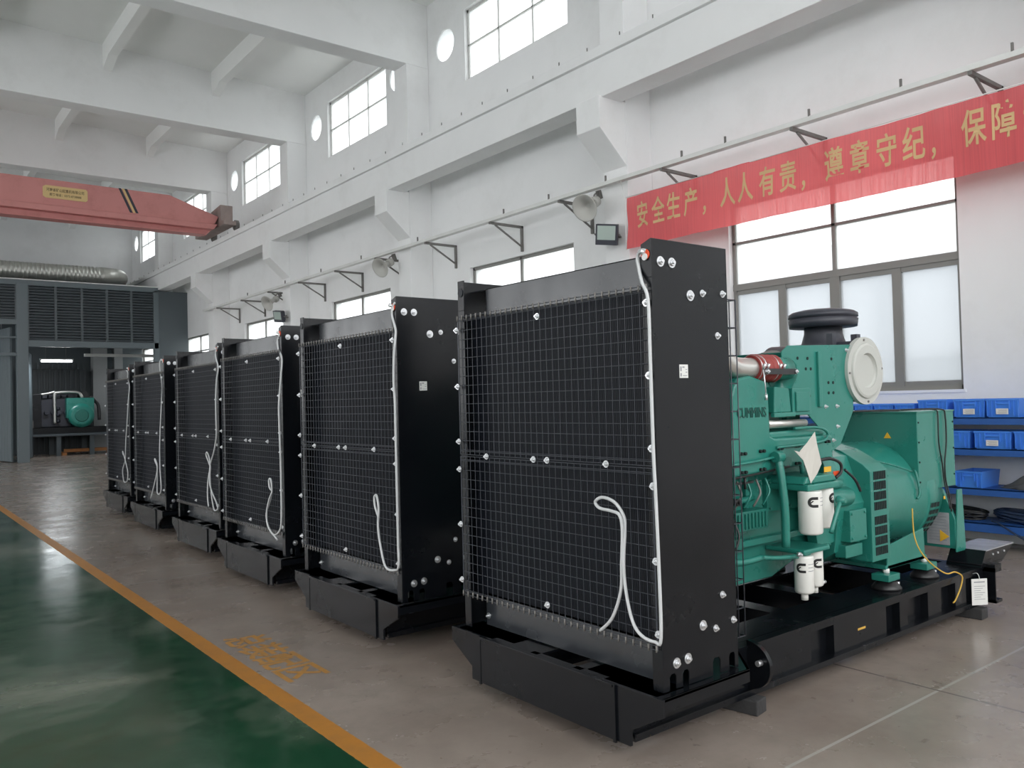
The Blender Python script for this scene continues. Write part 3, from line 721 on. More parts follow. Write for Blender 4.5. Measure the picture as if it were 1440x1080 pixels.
    for k in range(9): box(bm, 3.475 + k*.029, 3.485 + k*.029, 2.59, 2.602, .81, .89)
    obj('oil_cooler', bm, M['greend'], blk, bevel=.004)
    for k in range(6):
        x = 3.29 + k*.08; bm = new()
        tube(bm, [(x, 2.60, .92), (x + .01, 2.575, .965), (x + .03, 2.575, 1.0), (x + .03, 2.60, 1.06)], .0055, 6); obj('injection_line', bm, M['green'] if k % 2 else M['steel'], blk)
    for x, z in ((3.26, .98), (3.32, .985), (3.44, .96)):
        bm = new(); cyl(bm, (x, 2.60, z), (x, 2.56, z), .018, 12); cyl(bm, (x, 2.56, z), (x, 2.55, z), .010, 6); obj('solenoid', bm, M['rubber'], blk)
    for x, z in ((3.29, .955), (3.36, .93), (3.24, .91)):
        bm = new(); cyl(bm, (x, 2.575, z), (x, 2.555, z), .011, 6); obj('brass_union', bm, mat('brass', (.55, .40, .16), .3, metal=.8), blk)
    bm = new(); tube(bm, [(3.42, 2.59, .88), (3.43, 2.56, .80), (3.40, 2.56, .73), (3.36, 2.57, .74)], .006, 8); obj('drain_hose', bm, M['rubber'], blk)
    # flywheel housing and starter
    bm = new()
    prof = [(2.60, .58), (2.72, .50), (3.20, .50), (3.32, .58), (3.36, .85), (3.26, 1.12), (3.05, 1.20), (2.85, 1.20), (2.66, 1.12), (2.56, .85)]
    prism(bm, [(p[0], p[1]) for p in prof], 'x', 4.36, 4.66)
    box(bm, 4.42, 4.60, 2.53, 2.60, .64, .82); box(bm, 4.40, 4.58, 2.55, 2.62, .55, .62)
    cyl(bm, (4.18, 2.57, .90), (4.46, 2.57, .90), .055, 20); cyl(bm, (4.46, 2.57, .90), (4.50, 2.57, .90), .03, 16); cyl(bm, (4.22, 2.57, .98), (4.38, 2.57, .98), .03, 14)
    prism(bm, [(4.12, 1.02), (4.30, .98), (4.46, .84), (4.46, .66), (4.2, .62)], 'y', 2.60, 2.66)
    for z in (.66, .80):
        for x in (4.44, 4.58): cyl(bm, (x, 2.532, z), (x, 2.522, z), .008, 8)
    fh = obj('flywheel_housing', bm, M['green'], root, bevel=.01)
    bm = new(); box(bm, 4.22, 4.29, 2.56, 2.563, 1.055, 1.085); obj('yellow_tag', bm, M['yellow'], fh)
    bm = new(); box(bm, 4.30, 4.36, 2.552, 2.555, 1.03, 1.055); obj('red_tag', bm, M['orange'], fh)
    bm = new(); tube(bm, [(4.17, 2.58, 1.12), (4.26, 2.55, 1.13), (4.35, 2.54, 1.10), (4.36, 2.54, 1.05), (4.30, 2.54, 1.02)], .009, 8); tube(bm, [(4.38, 2.53, 1.06), (4.45, 2.51, 1.0), (4.49, 2.50, .93)], .008, 8)
    obj('battery_cable', bm, M['rubber'], fh)

    # --- alternator
    ZL = .80
    bm = new()
    lathe(bm, [(0, .30), (.01, .37), (.12, .375), (.13, .365), (.66, .365), (.67, .375), (.78, .375), (.82, .36), (.95, .33), (.97, .28)], (4.84, YC, ZL), 'x', 56)
    # feet
    prism(bm, [(4.86, .42), (5.34, .42), (5.33, .62), (4.86, .56)], 'y', 2.55, 2.562); prism(bm, [(4.86, .42), (5.34, .42), (5.33, .62), (4.86, .56)], 'y', 3.358, 3.37)
    box(bm, 4.84, 5.36, 2.55, 3.37, .42, .445)
    prism(bm, [(2.56, .42), (2.56, .62), (2.64, .82), (3.28, .82), (3.36, .62), (3.36, .42)], 'x', 5.80, 5.83)
    prism(bm, [(5.79, .40), (5.93, .40), (5.90, .82), (5.83, .82)], 'y', 2.55, 2.562)
    alt = obj('alternator', bm, M['green'], root, bevel=.004)
    # fan shroud ring with grilles
    bm = new()
    prof = [(2.515, .50), (2.515, 1.03), (2.56, 1.07), (2.70, 1.15), (2.84, 1.185), (3.08, 1.185), (3.22, 1.15), (3.36, 1.07), (3.405, 1.03), (3.405, .50)]
    prism(bm, prof, 'x', 4.63, 4.835)
    sh = obj('fan_shroud', bm, M['green'], alt, bevel=.004)
    for zs in ((.535, .595, .655, .715), (.80, .86, .92, .98)):
        bm = new()
        for z in zs:
            for k in range(7): x = 4.665 + k*.0205; box(bm, x, x + .013, 2.5115, 2.5155, z, z + .048)
        obj('grille', bm, M['dark'], sh)
    bm = new()
    for k in range(6):
        t = -.12 - k*.13; y = YC - .379*math.cos(t); z = ZL + .379*math.sin(t)
        y2 = YC - .379*math.cos(t-.08); z2 = ZL + .379*math.sin(t-.08)
        for j in range(3):
            x = 5.52 + j*.042
            bm.faces.new([bm.verts.new(q) for q in ((x, y, z), (x + .034, y, z), (x + .034, y2, z2), (x, y2, z2))])
    obj('rear_grille', bm, M['dark'], alt)
    # terminal box
    bm = new(); box(bm, 5.395, 5.92, 2.60, 3.32, .84, 1.355)
    tb = obj('terminal_box', bm, M['green'], alt, bevel=.004)
    bm = new(); box(bm, 5.39, 5.925, 2.595, 3.325, 1.352, 1.362); obj('box_lid', bm, M['green'], tb, bevel=.002)
    bm = new()
    bm.free()
    for x, z in ((5.41, .90), (5.41, 1.03), (5.41, 1.16), (5.41, 1.29), (5.90, .92), (5.90, 1.1), (5.90, 1.28)):
        bm = new(); cyl(bm, (x, 2.60, z), (x, 2.595, z), .006, 8); obj('screw', bm, M['dark'], tb)
    bm = new(); prism(bm, [(2.775, 1.185), (2.825, 1.185), (2.80, 1.225)], 'x', 5.392, 5.395); s_ = obj('hazard_sticker', bm, M['yellow'], tb); s_['label'] = 'small yellow triangle warning sticker'
    bm = new(); box(bm, 5.615, 5.635, 2.545, 2.548, .775, .795); obj('yellow_dot', bm, M['yellow'], alt)
    # rear rating plate
    bm = new(); box(bm, 5.795, 5.80, 2.60, 2.75, .44, .66); 
    for k in range(9): box(bm, 5.793, 5.795, 2.615, 2.735, .47 + k*.02, .475 + k*.02, 1)
    prism(bm, [(2.60, .50), (2.66, .54), (2.66, .46)], 'x', 5.791, 5.794, 2)
    rp = obj('rating_plate', bm, [M['film'], M['print'], M['yellow']], alt); rp['label'] = 'grey printed rating plate'
    bm = new(); tube(bm, [(5.37, 2.62, .98), (5.36, 2.60, .96), (5.36, 2.58, .84), (5.34, 2.59, .80)], .008, 8); tube(bm, [(4.86, 2.62, 1.08), (5.1, 2.61, 1.03), (5.3, 2.60, .98)], .006, 8)
    obj('alternator_edge_trim', bm, M['green'], alt)
    # isolator mounts
    for x in (4.86, 5.34):
        for s in (-1, 1):
            y = YC + s*.40
            bm = new(); lathe(bm, [(0, .085), (.012, .085), (.03, .07), (.05, .05), (.06, .03)], (x, y, .305), 'z', 24)
            mt_ = obj('rubber_mount', bm, M['rubber'], root)
            bm = new(); box(bm, x - .075, x + .06, y - .055, y + .055, .36, .40); obj('mount_bracket', bm, M['green'], mt_, bevel=.004)
            bm = new(); cyl(bm, (x, y, .40), (x, y, .425), .02, 6); cyl(bm, (x, y, .425), (x, y, .44), .01, 8)
            obj('mount_bolt', bm, M['paperw'], mt_)
            bm = new(); cyl(bm, (x + .095, y - .02, .305), (x + .095, y - .02, .335), .012, 6); obj('mount_nut', bm, M['zinc'], mt_)
    # rear tray on the base frame
    bm = new()
    prism(bm, [(5.84, .306), (5.92, .41), (6.36, .41), (6.16, .306)], 'y', 2.42, 2.428); prism(bm, [(5.84, .306), (5.92, .41), (6.36, .41), (6.16, .306)], 'y', 2.64, 2.648)
    prism(bm, [(5.835, .306), (5.843, .306), (5.923, .41), (5.915, .41)], 'y', 2.42, 2.648); prism(bm, [(6.16, .306), (6.168, .306), (6.368, .41), (6.36, .41)], 'y', 2.42, 2.648); box(bm, 5.84, 6.17, 2.42, 2.648, .32, .326)
    tray = obj('cable_tray', bm, M['black'], root, bevel=.0015)
    bm = new(); box(bm, 5.918, 6.366, 2.418, 2.65, .406, .413); tf = obj('film_cover', bm, M['film'], tray); tf['label'] = 'shiny grey film-covered lid'
    bm = new()
    pass
    bm.free()
    for x in (6.02, 6.10, 6.2): bm = new(); cyl(bm, (x, 2.421, .375), (x, 2.413, .375), .007, 8); obj('screw', bm, M['zinc'], tray)
    return root

# overflow hoses: (across, up) on the guard face, one path per set, measured left to right
HOSES = [
 [(-0.671,2.10),(-0.645,2.104),(-0.626,2.077),(-0.632,2.035),(-0.665,1.967),(-0.705,1.892),(-0.708,1.668),(-0.709,1.496),(-0.711,1.268),(-0.716,1.097),(-0.724,0.815),(-0.724,0.544),(-0.69,0.52),(-0.617,0.531),(-0.568,0.582),(-0.536,0.699),(-0.528,0.816),(-0.529,0.95),(-0.523,1.008),(-0.484,1.062),(-0.412,1.077),(-0.368,1.055),(-0.393,1.03),(-0.462,1.024),(-0.511,1.01),(-0.525,0.949),(-0.516,0.815),(-0.507,0.695),(-0.452,0.572),(-0.376,0.502)],
 [(-0.691,2.112),(-0.664,2.076),(-0.662,2.029),(-0.697,1.948),(-0.736,1.886),(-0.736,1.788),(-0.712,1.628),(-0.723,1.504),(-0.738,1.28),(-0.731,0.942),(-0.736,0.689),(-0.721,0.54),(-0.653,0.501),(-0.567,0.51),(-0.511,0.619),(-0.481,0.747),(-0.495,0.858),(-0.472,0.935),(-0.444,0.924),(-0.45,0.867),(-0.492,0.801)],
 [(-0.727,2.056),(-0.714,2.025),(-0.731,1.961),(-0.794,1.878),(-0.809,1.706),(-0.787,1.503),(-0.788,1.362),(-0.798,1.159),(-0.818,0.927),(-0.789,0.582),(-0.697,0.487),(-0.595,0.483),(-0.515,0.539),(-0.486,0.632),(-0.547,0.75),(-0.612,0.827),(-0.596,0.913),(-0.555,0.911),(-0.564,0.848),(-0.612,0.819),(-0.551,0.75),(-0.49,0.633),(-0.523,0.523),(-0.706,0.444)],
 [(-0.805,2.112),(-0.756,2.067),(-0.753,2.008),(-0.817,1.898),(-0.81,1.772),(-0.846,1.577),(-0.852,1.384),(-0.838,1.229),(-0.731,1.071),(-0.624,0.949),(-0.579,0.789),(-0.65,0.675),(-0.791,0.569),(-0.811,0.517),(-0.729,0.494),(-0.643,0.537),(-0.591,0.671),(-0.605,0.83),(-0.622,0.91),(-0.591,1.007),(-0.521,1.06),(-0.495,1.033),(-0.565,0.966),(-0.61,0.909),(-0.543,0.787),(-0.516,0.626),(-0.54,0.517)],
 [(-0.613,2.11),(-0.568,2.065),(-0.587,1.945),(-0.643,1.754),(-0.616,1.304),(-0.616,1.021),(-0.618,0.785),(-0.656,0.575),(-0.584,0.495),(-0.483,0.504),(-0.438,0.608),(-0.498,0.755),(-0.503,0.839),(-0.404,0.906),(-0.402,0.882),(-0.501,0.803),(-0.406,0.654),(-0.188,0.41)],
 [(-0.625,2.067),(-0.712,2.03),(-0.707,1.947),(-0.799,1.834),(-0.82,1.641),(-0.769,1.367),(-0.674,1.089),(-0.637,0.867),(-0.598,0.782),(-0.466,0.664),(-0.436,0.551),(-0.546,0.496),(-0.715,0.525),(-0.756,0.651),(-0.633,0.797),(-0.483,0.928),(-0.503,0.876)]]
UNITS = [(2.46, 2.96, 0, 'black framed green generator set nearest the camera, engine fully in view'),
         (2.46, 5.01, 0, 'second black radiator generator set from the camera, directly behind the nearest one'),
         (2.55, 6.97, -.08, 'third generator set from the camera, with a hose hanging in a wide U'),
         (2.68, 8.87, -.09, 'fourth generator set from the camera, third from the far end of the row'),
         (2.74, 10.96, -.02, 'fifth generator set from the camera, next to last in the row'),
         (2.84, 13.03, -.07, 'farthest and smallest-looking generator set of the row, by the grey test room')]
proto = gen_set()
roots = []
for i, (x, y, dy, lab) in enumerate(UNITS):
    r_ = proto if i == 0 else copy_tree(proto)
    r_.location = (x, y, 0); tag(r_, lab, 'generator', 'generator sets in a row'); roots.append(r_)
for i, r_ in enumerate(roots):
    ORG[0] = Vector((0, 0, 0)); bm = new(); k_ = 0
    pts = []; dy = -UNITS[i][2]
    P_ = HOSES[i]
    for k, (a, b) in enumerate(P_):
        a = max(a + dy, -.722); dx = .030 - (.012 if 4 < k < len(P_)*.55 else 0) if k > 3 else .048
        if k > len(P_)*.6: dx -= .012
        pts.append((dx if k else .052, a, b))
    if i == 0: pts = [(p[0], p[1], p[2]) for p in pts]
    tube(bm, pts, .0072, 10, n=5)
    h = obj('overflow_hose', bm, M['cable'], r_); h['label'] = 'thin white hose looped down the front'
    bm = new(); cyl(bm, (.06, -.66, 2.09), (.03, -.655, 2.10), .011, 10); obj('hose_fitting', bm, M['zinc'], h)
ORG[0] = Vector((0, 0, 0))

# timber blocks under the frames
names = ['nearest', 'second', 'third', 'fourth', 'fifth', 'farthest']
blkm = None
for i, r_ in enumerate(roots):
    for j, (dx, w) in enumerate(((.82, 'radiator end'), (3.26, 'alternator end'))):
        for s in (-1, 1):
            if blkm is None:
                bm = new(); box(bm, -.05, .05, -.11, .11, 0, .069); b_ = obj('support_block', bm, M['wood'], bevel=.006); blkm = b_
            else: b_ = blkm.copy(); COL.objects.link(b_)
            b_.location = (r_.location.x + dx, r_.location.y + s*.49, 0); b_.rotation_euler = (0, 0, random.uniform(-.08, .08) + (.25 if j == 0 and s < 0 and i == 0 else 0))
            b_.name = 'support_block'
            tag(b_, 'dark timber block under the %s generator frame, %s, %s side' % (names[i], w, 'camera' if s < 0 else 'far'), 'block', 'timber blocks under the frames')
# front feet pads touch: packing under the front edge
# ---- loose things on the nearest set
bm = new()
P3 = [(3.795,2.47,1.205),(3.830,2.462,1.195),(3.900,2.455,1.245),(3.965,2.452,1.295),(3.990,2.458,1.230),(4.045,2.468,1.120),(3.990,2.462,1.070),(3.915,2.455,1.025),(3.880,2.455,1.100),(3.860,2.46,1.150)]
vs = [bm.verts.new(p) for p in P3]; f = bm.faces.new(vs)
e = bmesh.ops.extrude_face_region(bm, geom=[f]); bmesh.ops.translate(bm, verts=[q for q in e['geom'] if isinstance(q, bmesh.types.BMVert)], vec=(0, .002, 0))
bmesh.ops.recalc_face_normals(bm, faces=bm.faces)
tag(obj('paper_sheet', bm, M['paper'], at=(3.85, 2.46, 1.1)), 'crumpled beige paper sheet tucked above the oil filters of the nearest engine', 'paper')
bm = new()
tube(bm, [(5.50,2.80,1.368),(5.62,2.66,1.372),(5.66,2.60,1.365),(5.665,2.588,1.33),(5.66,2.586,1.15),(5.70,2.586,1.0),(5.72,2.586,.88),(5.72,2.57,.80),(5.72,2.555,.70)], .0045, 6)
tube(bm, [(5.40,2.85,1.368),(5.60,2.68,1.374),(5.74,2.60,1.368),(5.765,2.586,1.33),(5.765,2.584,1.15),(5.73,2.584,1.0),(5.74,2.584,.88),(5.745,2.565,.78),(5.74,2.555,.68)], .0055, 6)
tube(bm, [(4.95,2.9,1.368),(5.0,2.95,1.368),(5.3,2.9,1.369),(5.45,2.75,1.37),(5.55,2.85,1.37),(5.35,3.0,1.37)], .006, 6)
tag(obj('black_wires', bm, M['bwire'], at=(5.7, 2.6, 1.0)), 'pair of thin black wires draped over the green terminal box', 'wire')
bm = new()
tube(bm, [(5.17,2.54,.76),(5.16,2.53,.60),(5.17,2.50,.50),(5.22,2.46,.42),(5.30,2.43,.36),(5.36,2.42,.34),(5.44,2.415,.34),(5.50,2.40,.31),(5.50,2.40,.27),(5.46,2.40,.22),(5.40,2.40,.17),(5.37,2.40,.16)], .0045, 8)
tag(obj('yellow_wire', bm, M['ywire'], at=(5.17, 2.54, .6)), 'loose yellow and orange wire hanging off the alternator over the base frame', 'wire')
# hang tag at the frame end
ht = empty('hang_tag', (5.69, 2.375, .285), 'white printed paper tag tied to the frame end below the tray', 'tag')
bm = new(); box(bm, -.055, .055, -.0008, .0008, -.19, -.02); box(bm, -.038, .038, -.0014, -.0008, -.045, -.038, 1)
for k in range(7): box(bm, -.038, .038 - .015*(k % 3), -.0013, -.0008, -.07 - k*.014, -.067 - k*.014, 1)
obj('tag_card', bm, [M['paperw'], M['print']], ht)
bm = new(); tube(bm, [(0, .06, .0), (0, .02, .012), (0, 0, -.005), (0, -.002, -.03)], .002, 6); obj('tag_string', bm, M['paperw'], ht)
ht.rotation_euler = (0, 0, -.55)

# floor lettering
bm = new()
for k, ch in enumerate('总装配区'):
    t_ = basis(text_bm(ch, .285, .006, .0), YAX, (1, 0, 0), (1.90, 5.27 - k*.275, .0012)); merge(bm, t_)
tag(obj('floor_lettering', bm, mat('worn_orange_floor_paint', (.42, .21, .05), .5, noise=.3, nscale=30, dirt=(.28, .2, .13), dscale=18, damt=.9), at=(1.9, 4.9, 0)), 'worn orange Chinese floor lettering on concrete beside the yellow line', 'floor lettering')

# ------------------------------------------------------------------ wall fittings
bm = new(); box(bm, 8.00, 8.04, YB + 1, 25.2, 4.43, 4.485); box(bm, 8.04, 8.10, YB + 1, 25.2, 4.43, 4.437)
busbar = obj('power_rail', bm, M['rail'], bevel=.003, at=(8.02, 8, 4.45)); tag(busbar, 'long pale power rail carried on brackets below the crane girder', 'rail')
BR = [3.26, 5.12, 7.0, 8.98, 10.68, 12.65, 14.52, 16.32, 18.22, 20.1, 22.0, 23.96]
bm = new()
box(bm, 8.005, 8.70, -.02, .02, 4.39, 4.43); box(bm, 8.66, 8.70, -.02, .02, 4.00, 4.43)
tube(bm, [(8.12, 0, 4.39), (8.68, 0, 4.08)], .017, 6, smooth=False)
bpro = obj('wall_bracket', bm, M['steel'], bevel=.002, at=(8.7, 0, 4.4))
# arms reach from the wall to under the rail
where = ['above the right part of the red banner', 'above the middle of the red banner', 'above the left characters of the red banner', 'between the first horn speaker and the pillar',
         'first one left of the first horn speaker', 'second one left of the first horn speaker', 'just left of the second horn speaker pillar', 'above the third window', 'left of the third window',
         'beside the far horn speaker', 'above the fourth window', 'nearest to the grey test room']
for i, y in enumerate(BR):
    b_ = bpro if i == 0 else bpro.copy()
    if i: COL.objects.link(b_)
    b_.location = (8.7, y, 4.4)
    tag(b_, 'grey triangular steel wall bracket, %s' % where[i], 'bracket', 'brackets under the power rail')
for y in (2.9, 3.9, 4.9, 6.0, 6.66, 8.0, 9.2, 10.3, 12.9, 15.1, 17.0, 19.0, 21.5):
    bm = new(); box(bm, -.02, 0, -.01, .01, .03, .11); obj('rail_hanger', bm, M['steel'], busbar).location = (0, y - 8, 0)

# banner
bn = empty('safety_banner', (8.10, 5.3, 3.88), 'long red cloth banner with gold Chinese slogan hung below the power rail', 'banner')
ORG[0] = Vector((8.10, 5.3, 3.88))
bm = new(); ny, nz = 160, 8; ya, yb = 7.70, .9
grid = []
for i in range(ny + 1):
    y = ya + (yb - ya)*i/ny; sag = .02*math.sin(y*1.3); row = []
    for j in range(nz + 1):
        z = 4.20 + sag*.4 - .69*j/nz
        if i == 0 and j: y2 = y + .01*math.sin(j)
        else: y2 = y
        row.append(bm.verts.new((8.10 + .012*math.sin(y*5 + j*.4) + .006*math.sin(y*17), y2, z)))
    grid.append(row)
for i in range(ny):
    for j in range(nz):
        f = bm.faces.new((grid[i][j], grid[i+1][j], grid[i+1][j+1], grid[i][j+1])); f.smooth = True
obj('banner_cloth', bm, M['banner'], bn)
CH = [('安',7.426),('全',7.14),('生',6.88),('产',6.61),('，',6.36),('人',6.06),('人',5.80),('有',5.50),('责',5.24),('，',5.00),('遵',4.68),('章',4.39),('守',4.11),('纪',3.84),('，',3.60),('保',3.277),('障',3.021),('安',2.76),('全',2.48)]
for ch, y in CH:
    bm = new()
    sz = .36 if ch != '，' else .30
    t_ = basis(text_bm(ch, sz, .006, .0, .62), YAX, (0, 0, 1), (8.078, y, 3.90 - (.05 if ch == '，' else 0))); merge(bm, t_)
    for v in bm.verts: v.co.x = 8.10 + .012*math.sin(v.co.y*5 + (4.2 - v.co.z)/.69*8*.4) + .006*math.sin(v.co.y*17) - .006
    obj('banner_character', bm, M['gold'], bn)
bm = new(); tube(bm, [(8.03, 7.74, 4.43), (8.09, 7.735, 4.2), (8.10, 7.73, 3.5)], .006, 6); tube(bm, [(8.10, 7.72, 4.205), (8.10, .9, 4.205)], .006, 6, smooth=False)
obj('banner_cord', bm, M['rail'], bn)
ORG[0] = Vector((0, 0, 0))

# horn loudspeakers
def horn(loc, rz, label):
    r_ = empty('horn_loudspeaker', (0, 0, 0), label, 'loudspeaker', 'horn loudspeakers on the pillars')
    bm = new(); lathe(bm, [(.0, .05), (.10, .055), (.14, .07), (.2, .10), (.25, .15), (.275, .19), (.285, .195), (.285, .18), (.26, .14), (.2, .05), (.16, .04)], (0, 0, 0), (-1, 0, 0), 28)
    obj('horn_bell', bm, M['horn'], r_)
    bm = new(); lathe(bm, [(0, .04), (.02, .075), (.10, .08), (.12, .06)], (.09, 0, 0), (-1, 0, 0), 20); obj('driver', bm, M['horn'], r_)
    bm = new(); tube(bm, [(.02, 0, .06), (.08, 0, .10), (.22, -.0, .08)], .012, 8); box(bm, .16, .22, -.03, .03, .0, .12); obj('mounting_arm', bm, M['steel'], r_)
    r_.location = loc; r_.rotation_euler = rz; return r_
horn((8.10, 8.33, 4.27), (0, -.45, .25), 'grey horn loudspeaker beside the floodlight, left of the red banner')
horn((8.10, 14.12, 4.27), (0, -.45, .3), 'grey horn loudspeaker on the pillar behind the second generator set')
horn((8.10, 19.85, 4.2), (0, -.45, .3), 'small far horn loudspeaker near the third window')
# floodlights
def flood(loc, rz, label):
    r_ = empty('floodlight', (0, 0, 0), label, 'floodlight', 'floodlights on the pillars')
    bm = new(); box(bm, -.05, .05, -.15, .15, -.16, .12)
    for k in range(7): box(bm, .05, .085, -.13 + k*.042, -.12 + k*.042, -.12, .10)
    obj('housing', bm, M['plastic'], r_, bevel=.01)
    bm = new(); box(bm, -.054, -.049, -.125, .125, -.09, .10); obj('front_glass', bm, M['glassflood'], r_)
    bm = new(); tube(bm, [(.0, .17, -.02), (.13, .17, -.06), (.13, -.17, -.06), (0, -.17, -.02)], .012, 8, smooth=False); box(bm, .12, .23, -.04, .04, -.09, -.03); obj('yoke', bm, M['steel'], r_)
    r_.location = loc; r_.rotation_euler = rz
flood((7.98, 7.97, 3.76), (.12, -.25, .55), 'black floodlight hanging just left of the red banner')
flood((7.98, 19.34, 3.74), (.12, -.25, .3), 'small black floodlight on the far pillar above the third generator set')

# ------------------------------------------------------------------ overhead crane
cr_ = empty('overhead_crane', (1.0, 22.1, 6.3), 'faded red overhead bridge crane spanning the hall at the far end', 'crane')
ORG[0] = Vector((1.0, 22.1, 6.3))
bm = new()
# box girder along X: upper box, tapered end, lower flange box
prism(bm, [(XL + .8, 6.45), (6.9, 6.38), (7.35, 6.42), (7.45, 6.62), (6.2, 7.04), (XL + .8, 7.08)], 'y', 22.0, 22.45)
prism(bm, [(XL + .8, 6.34), (7.3, 6.26), (7.40, 6.40), (XL + .8, 6.50)], 'y', 21.94, 22.50)
prism(bm, [(XL + .8, 6.14), (7.15, 6.12), (7.3, 6.28), (XL + .8, 6.36)], 'y', 22.12, 22.32)
box(bm, XL + .8, 7.1, 22.04, 22.40, 6.12, 6.15)
obj('bridge_girder', bm, M['crane'], cr_, bevel=.01)
bm = new(); prism(bm, [(21.6, 6.36), (24.0, 6.36), (24.0, 6.50), (22.9, 6.60), (22.6, 6.86), (21.85, 6.92), (21.85, 6.50), (21.6, 6.46)], 'x', 7.45, 7.78)
obj('end_carriage', bm, mat('weathered_brown_paint', (.34, .27, .25), .6, noise=.3), cr_, bevel=.01)
for y in (21.9, 23.7):
    bm = new(); lathe(bm, [(0, .12), (.01, .14), (.10, .14), (.11, .12)], (7.83, y, 6.42), 'x', 24); obj('crane_wheel', bm, M['steel'], cr_)
bm = new(); prism(bm, [(4.98, 7.05), (5.04, 7.05), (5.30, 6.47), (5.24, 6.47)], 'y', 21.992, 22.0); prism(bm, [(5.12, 7.05), (5.18, 7.05), (5.44, 6.47), (5.38, 6.47)], 'y', 21.992, 22.0)
obj('warning_stripes', bm, M['plastic'], cr_)
bm = new(); prism(bm, [(5.06, 7.05), (5.11, 7.05), (5.37, 6.47), (5.32, 6.47)], 'y', 21.993, 22.0); obj('pale_stripe', bm, M['craneplate'], cr_)
bm = new(); prism(bm, [(3.32, 6.64), (3.38, 6.60), (4.24, 6.60), (4.28, 6.64), (4.28, 6.86), (4.24, 6.90), (3.38, 6.90), (3.32, 6.86)], 'y', 21.985, 22.0); pl_ = obj('name_plate', bm, M['craneplate'], cr_)
bm = basis(text_bm('河南省矿山起重机有限公司', .085, .001, 0, .80), (1, 0, 0), (0, 0, 1), (3.80, 21.983, 6.795)); merge(bm, basis(text_bm('服务电话：0373-8738888', .07, .001, 0, .9), (1, 0, 0), (0, 0, 1), (3.80, 21.983, 6.685)))
obj('plate_lettering', bm, M['brown'], pl_)
ORG[0] = Vector((0, 0, 0))

# ------------------------------------------------------------------ shelving rack with bins
SX0, SX1 = 8.20, 8.66
tops = [1.233, .94, .567, .245]; bots = [1.165, .873, .500, .160]
rk = empty('shelving_rack', (8.43, 4.2, 0), 'blue steel shelving rack with four levels under the big window', 'shelf')
ORG[0] = Vector((8.43, 4.2, 0))
for t_, b_ in zip(tops, bots):
    bm = new(); box(bm, SX0, SX1, 2.58, 5.95, t_ - .012, t_); box(bm, SX0, SX0 + .03, 2.58, 5.95, b_, t_); box(bm, SX1 - .03, SX1, 2.58, 5.95, b_, t_)
    if b_ == bots[0]: pass
    obj('shelf_board', bm, M['blue'], rk, bevel=.002)
for y in (2.60, 4.27, 5.93):
    for x in (SX0 + .02, SX1 - .02):
        bm = new(); box(bm, x - .018, x + .018, y - .018, y + .018, .0, 1.23); obj('upright', bm, M['blue'], rk)
ORG[0] = Vector((0, 0, 0))
def make_bin(w, d, h):
    """open stacking bin; front face looks to -X; origin at the bottom centre of the front"""
    r_ = None
    bm = new(); t = .004; tp = .015
    def ring(z, g): return [(-0 + g, -w/2 + g), (d - g, -w/2 + g), (d - g, w/2 - g), (g, w/2 - g)]
    A = ring(0, tp); Bq = ring(h, 0); Cq = [(p[0] + (t if i in (0, 3) else -t), p[1] + (t if i in (0, 1) else -t)) for i, p in enumerate(Bq)]; Dq = [(p[0] + (t if i in (0, 3) else -t), p[1] + (t if i in (0, 1) else -t)) for i, p in enumerate(A)]
    va = [bm.verts.new((*p, 0)) for p in A]; vb = [bm.verts.new((*p, h)) for p in Bq]; vc = [bm.verts.new((*p, h)) for p in Cq]; vd = [bm.verts.new((*p, .005)) for p in Dq]
    bm.faces.new(va[::-1]); bm.faces.new(vd)
    for i in range(4):
        j = (i + 1) % 4
        bm.faces.new((va[i], va[j], vb[j], vb[i])); bm.faces.new((vb[i], vb[j], vc[j], vc[i])); bm.faces.new((vc[i], vc[j], vd[j], vd[i]))
    bmesh.ops.recalc_face_normals(bm, faces=bm.faces)
    # rim, ribs and handle frame on the front
    box(bm, -.008, .002, -w/2, w/2, h - .016, h)
    for y in (-w/2 + .012, -w/2 + .05, w/2 - .05, w/2 - .012): box(bm, -.006, .012, y - .003, y + .003, .01, h - .012)
    for y in (-w*.2, w*.2): box(bm, -.008, .008, y - .004, y + .004, h*.42, h - .012)
    box(bm, -.008, .008, -w*.2, w*.2, h - .05, h - .038)
    return bm
def put_bins(spec, w, d, h, grp):
    first = None
    for (y, z, label, lab) in spec:
        if first is None:
            first = obj('storage_bin', make_bin(w, d, h), M['bin'], bevel=0); b_ = first
            lb = new(); box(lb, -.0105, -.0085, -.052, .052, .03, .082); 
            for k in range(4): box(lb, -.0112, -.0105, -.042, .04 - .01*(k % 2), .07 - k*.011, .073 - k*.011, 1)
            proto_lab = (lb,)
            me = bpy.data.meshes.new('label_card'); lb.to_mesh(me); lb.free(); me.materials.append(M['paperw']); me.materials.append(M['print'])
        else: b_ = first.copy(); COL.objects.link(b_)
        b_.location = (SX0 + .012, y, z); tag(b_, lab, 'bin', grp)
        if label:
            c_ = bpy.data.objects.new('label_card', me); COL.objects.link(c_); c_.parent = b_
z1 = tops[0]
put_bins([(3.17, z1, 1, 'large blue bin at the right end of the top shelf, with a white label card'),
          (3.46, z1, 1, 'large blue bin second from the right on the top shelf, with a label card'),
          (3.80, z1, 0, 'large blue bin without a card on the top shelf, just right of the green box')], .285, .40, .172, 'large blue bins on the top shelf')
put_bins([(4.08, z1, 0, 'small blue bin on the top shelf next to the large bins'), (4.295, z1, 0, 'middle small blue bin of the three above the terminal box'),
          (4.51, z1, 0, 'small blue bin nearest the round air filter cover'), (4.73, z1, 0, 'small blue bin half hidden behind the green bracket plate'),
          (4.95, z1, 0, 'small blue bin behind the engine on the top shelf')], .205, .38, .136, 'small blue bins on the top shelf')
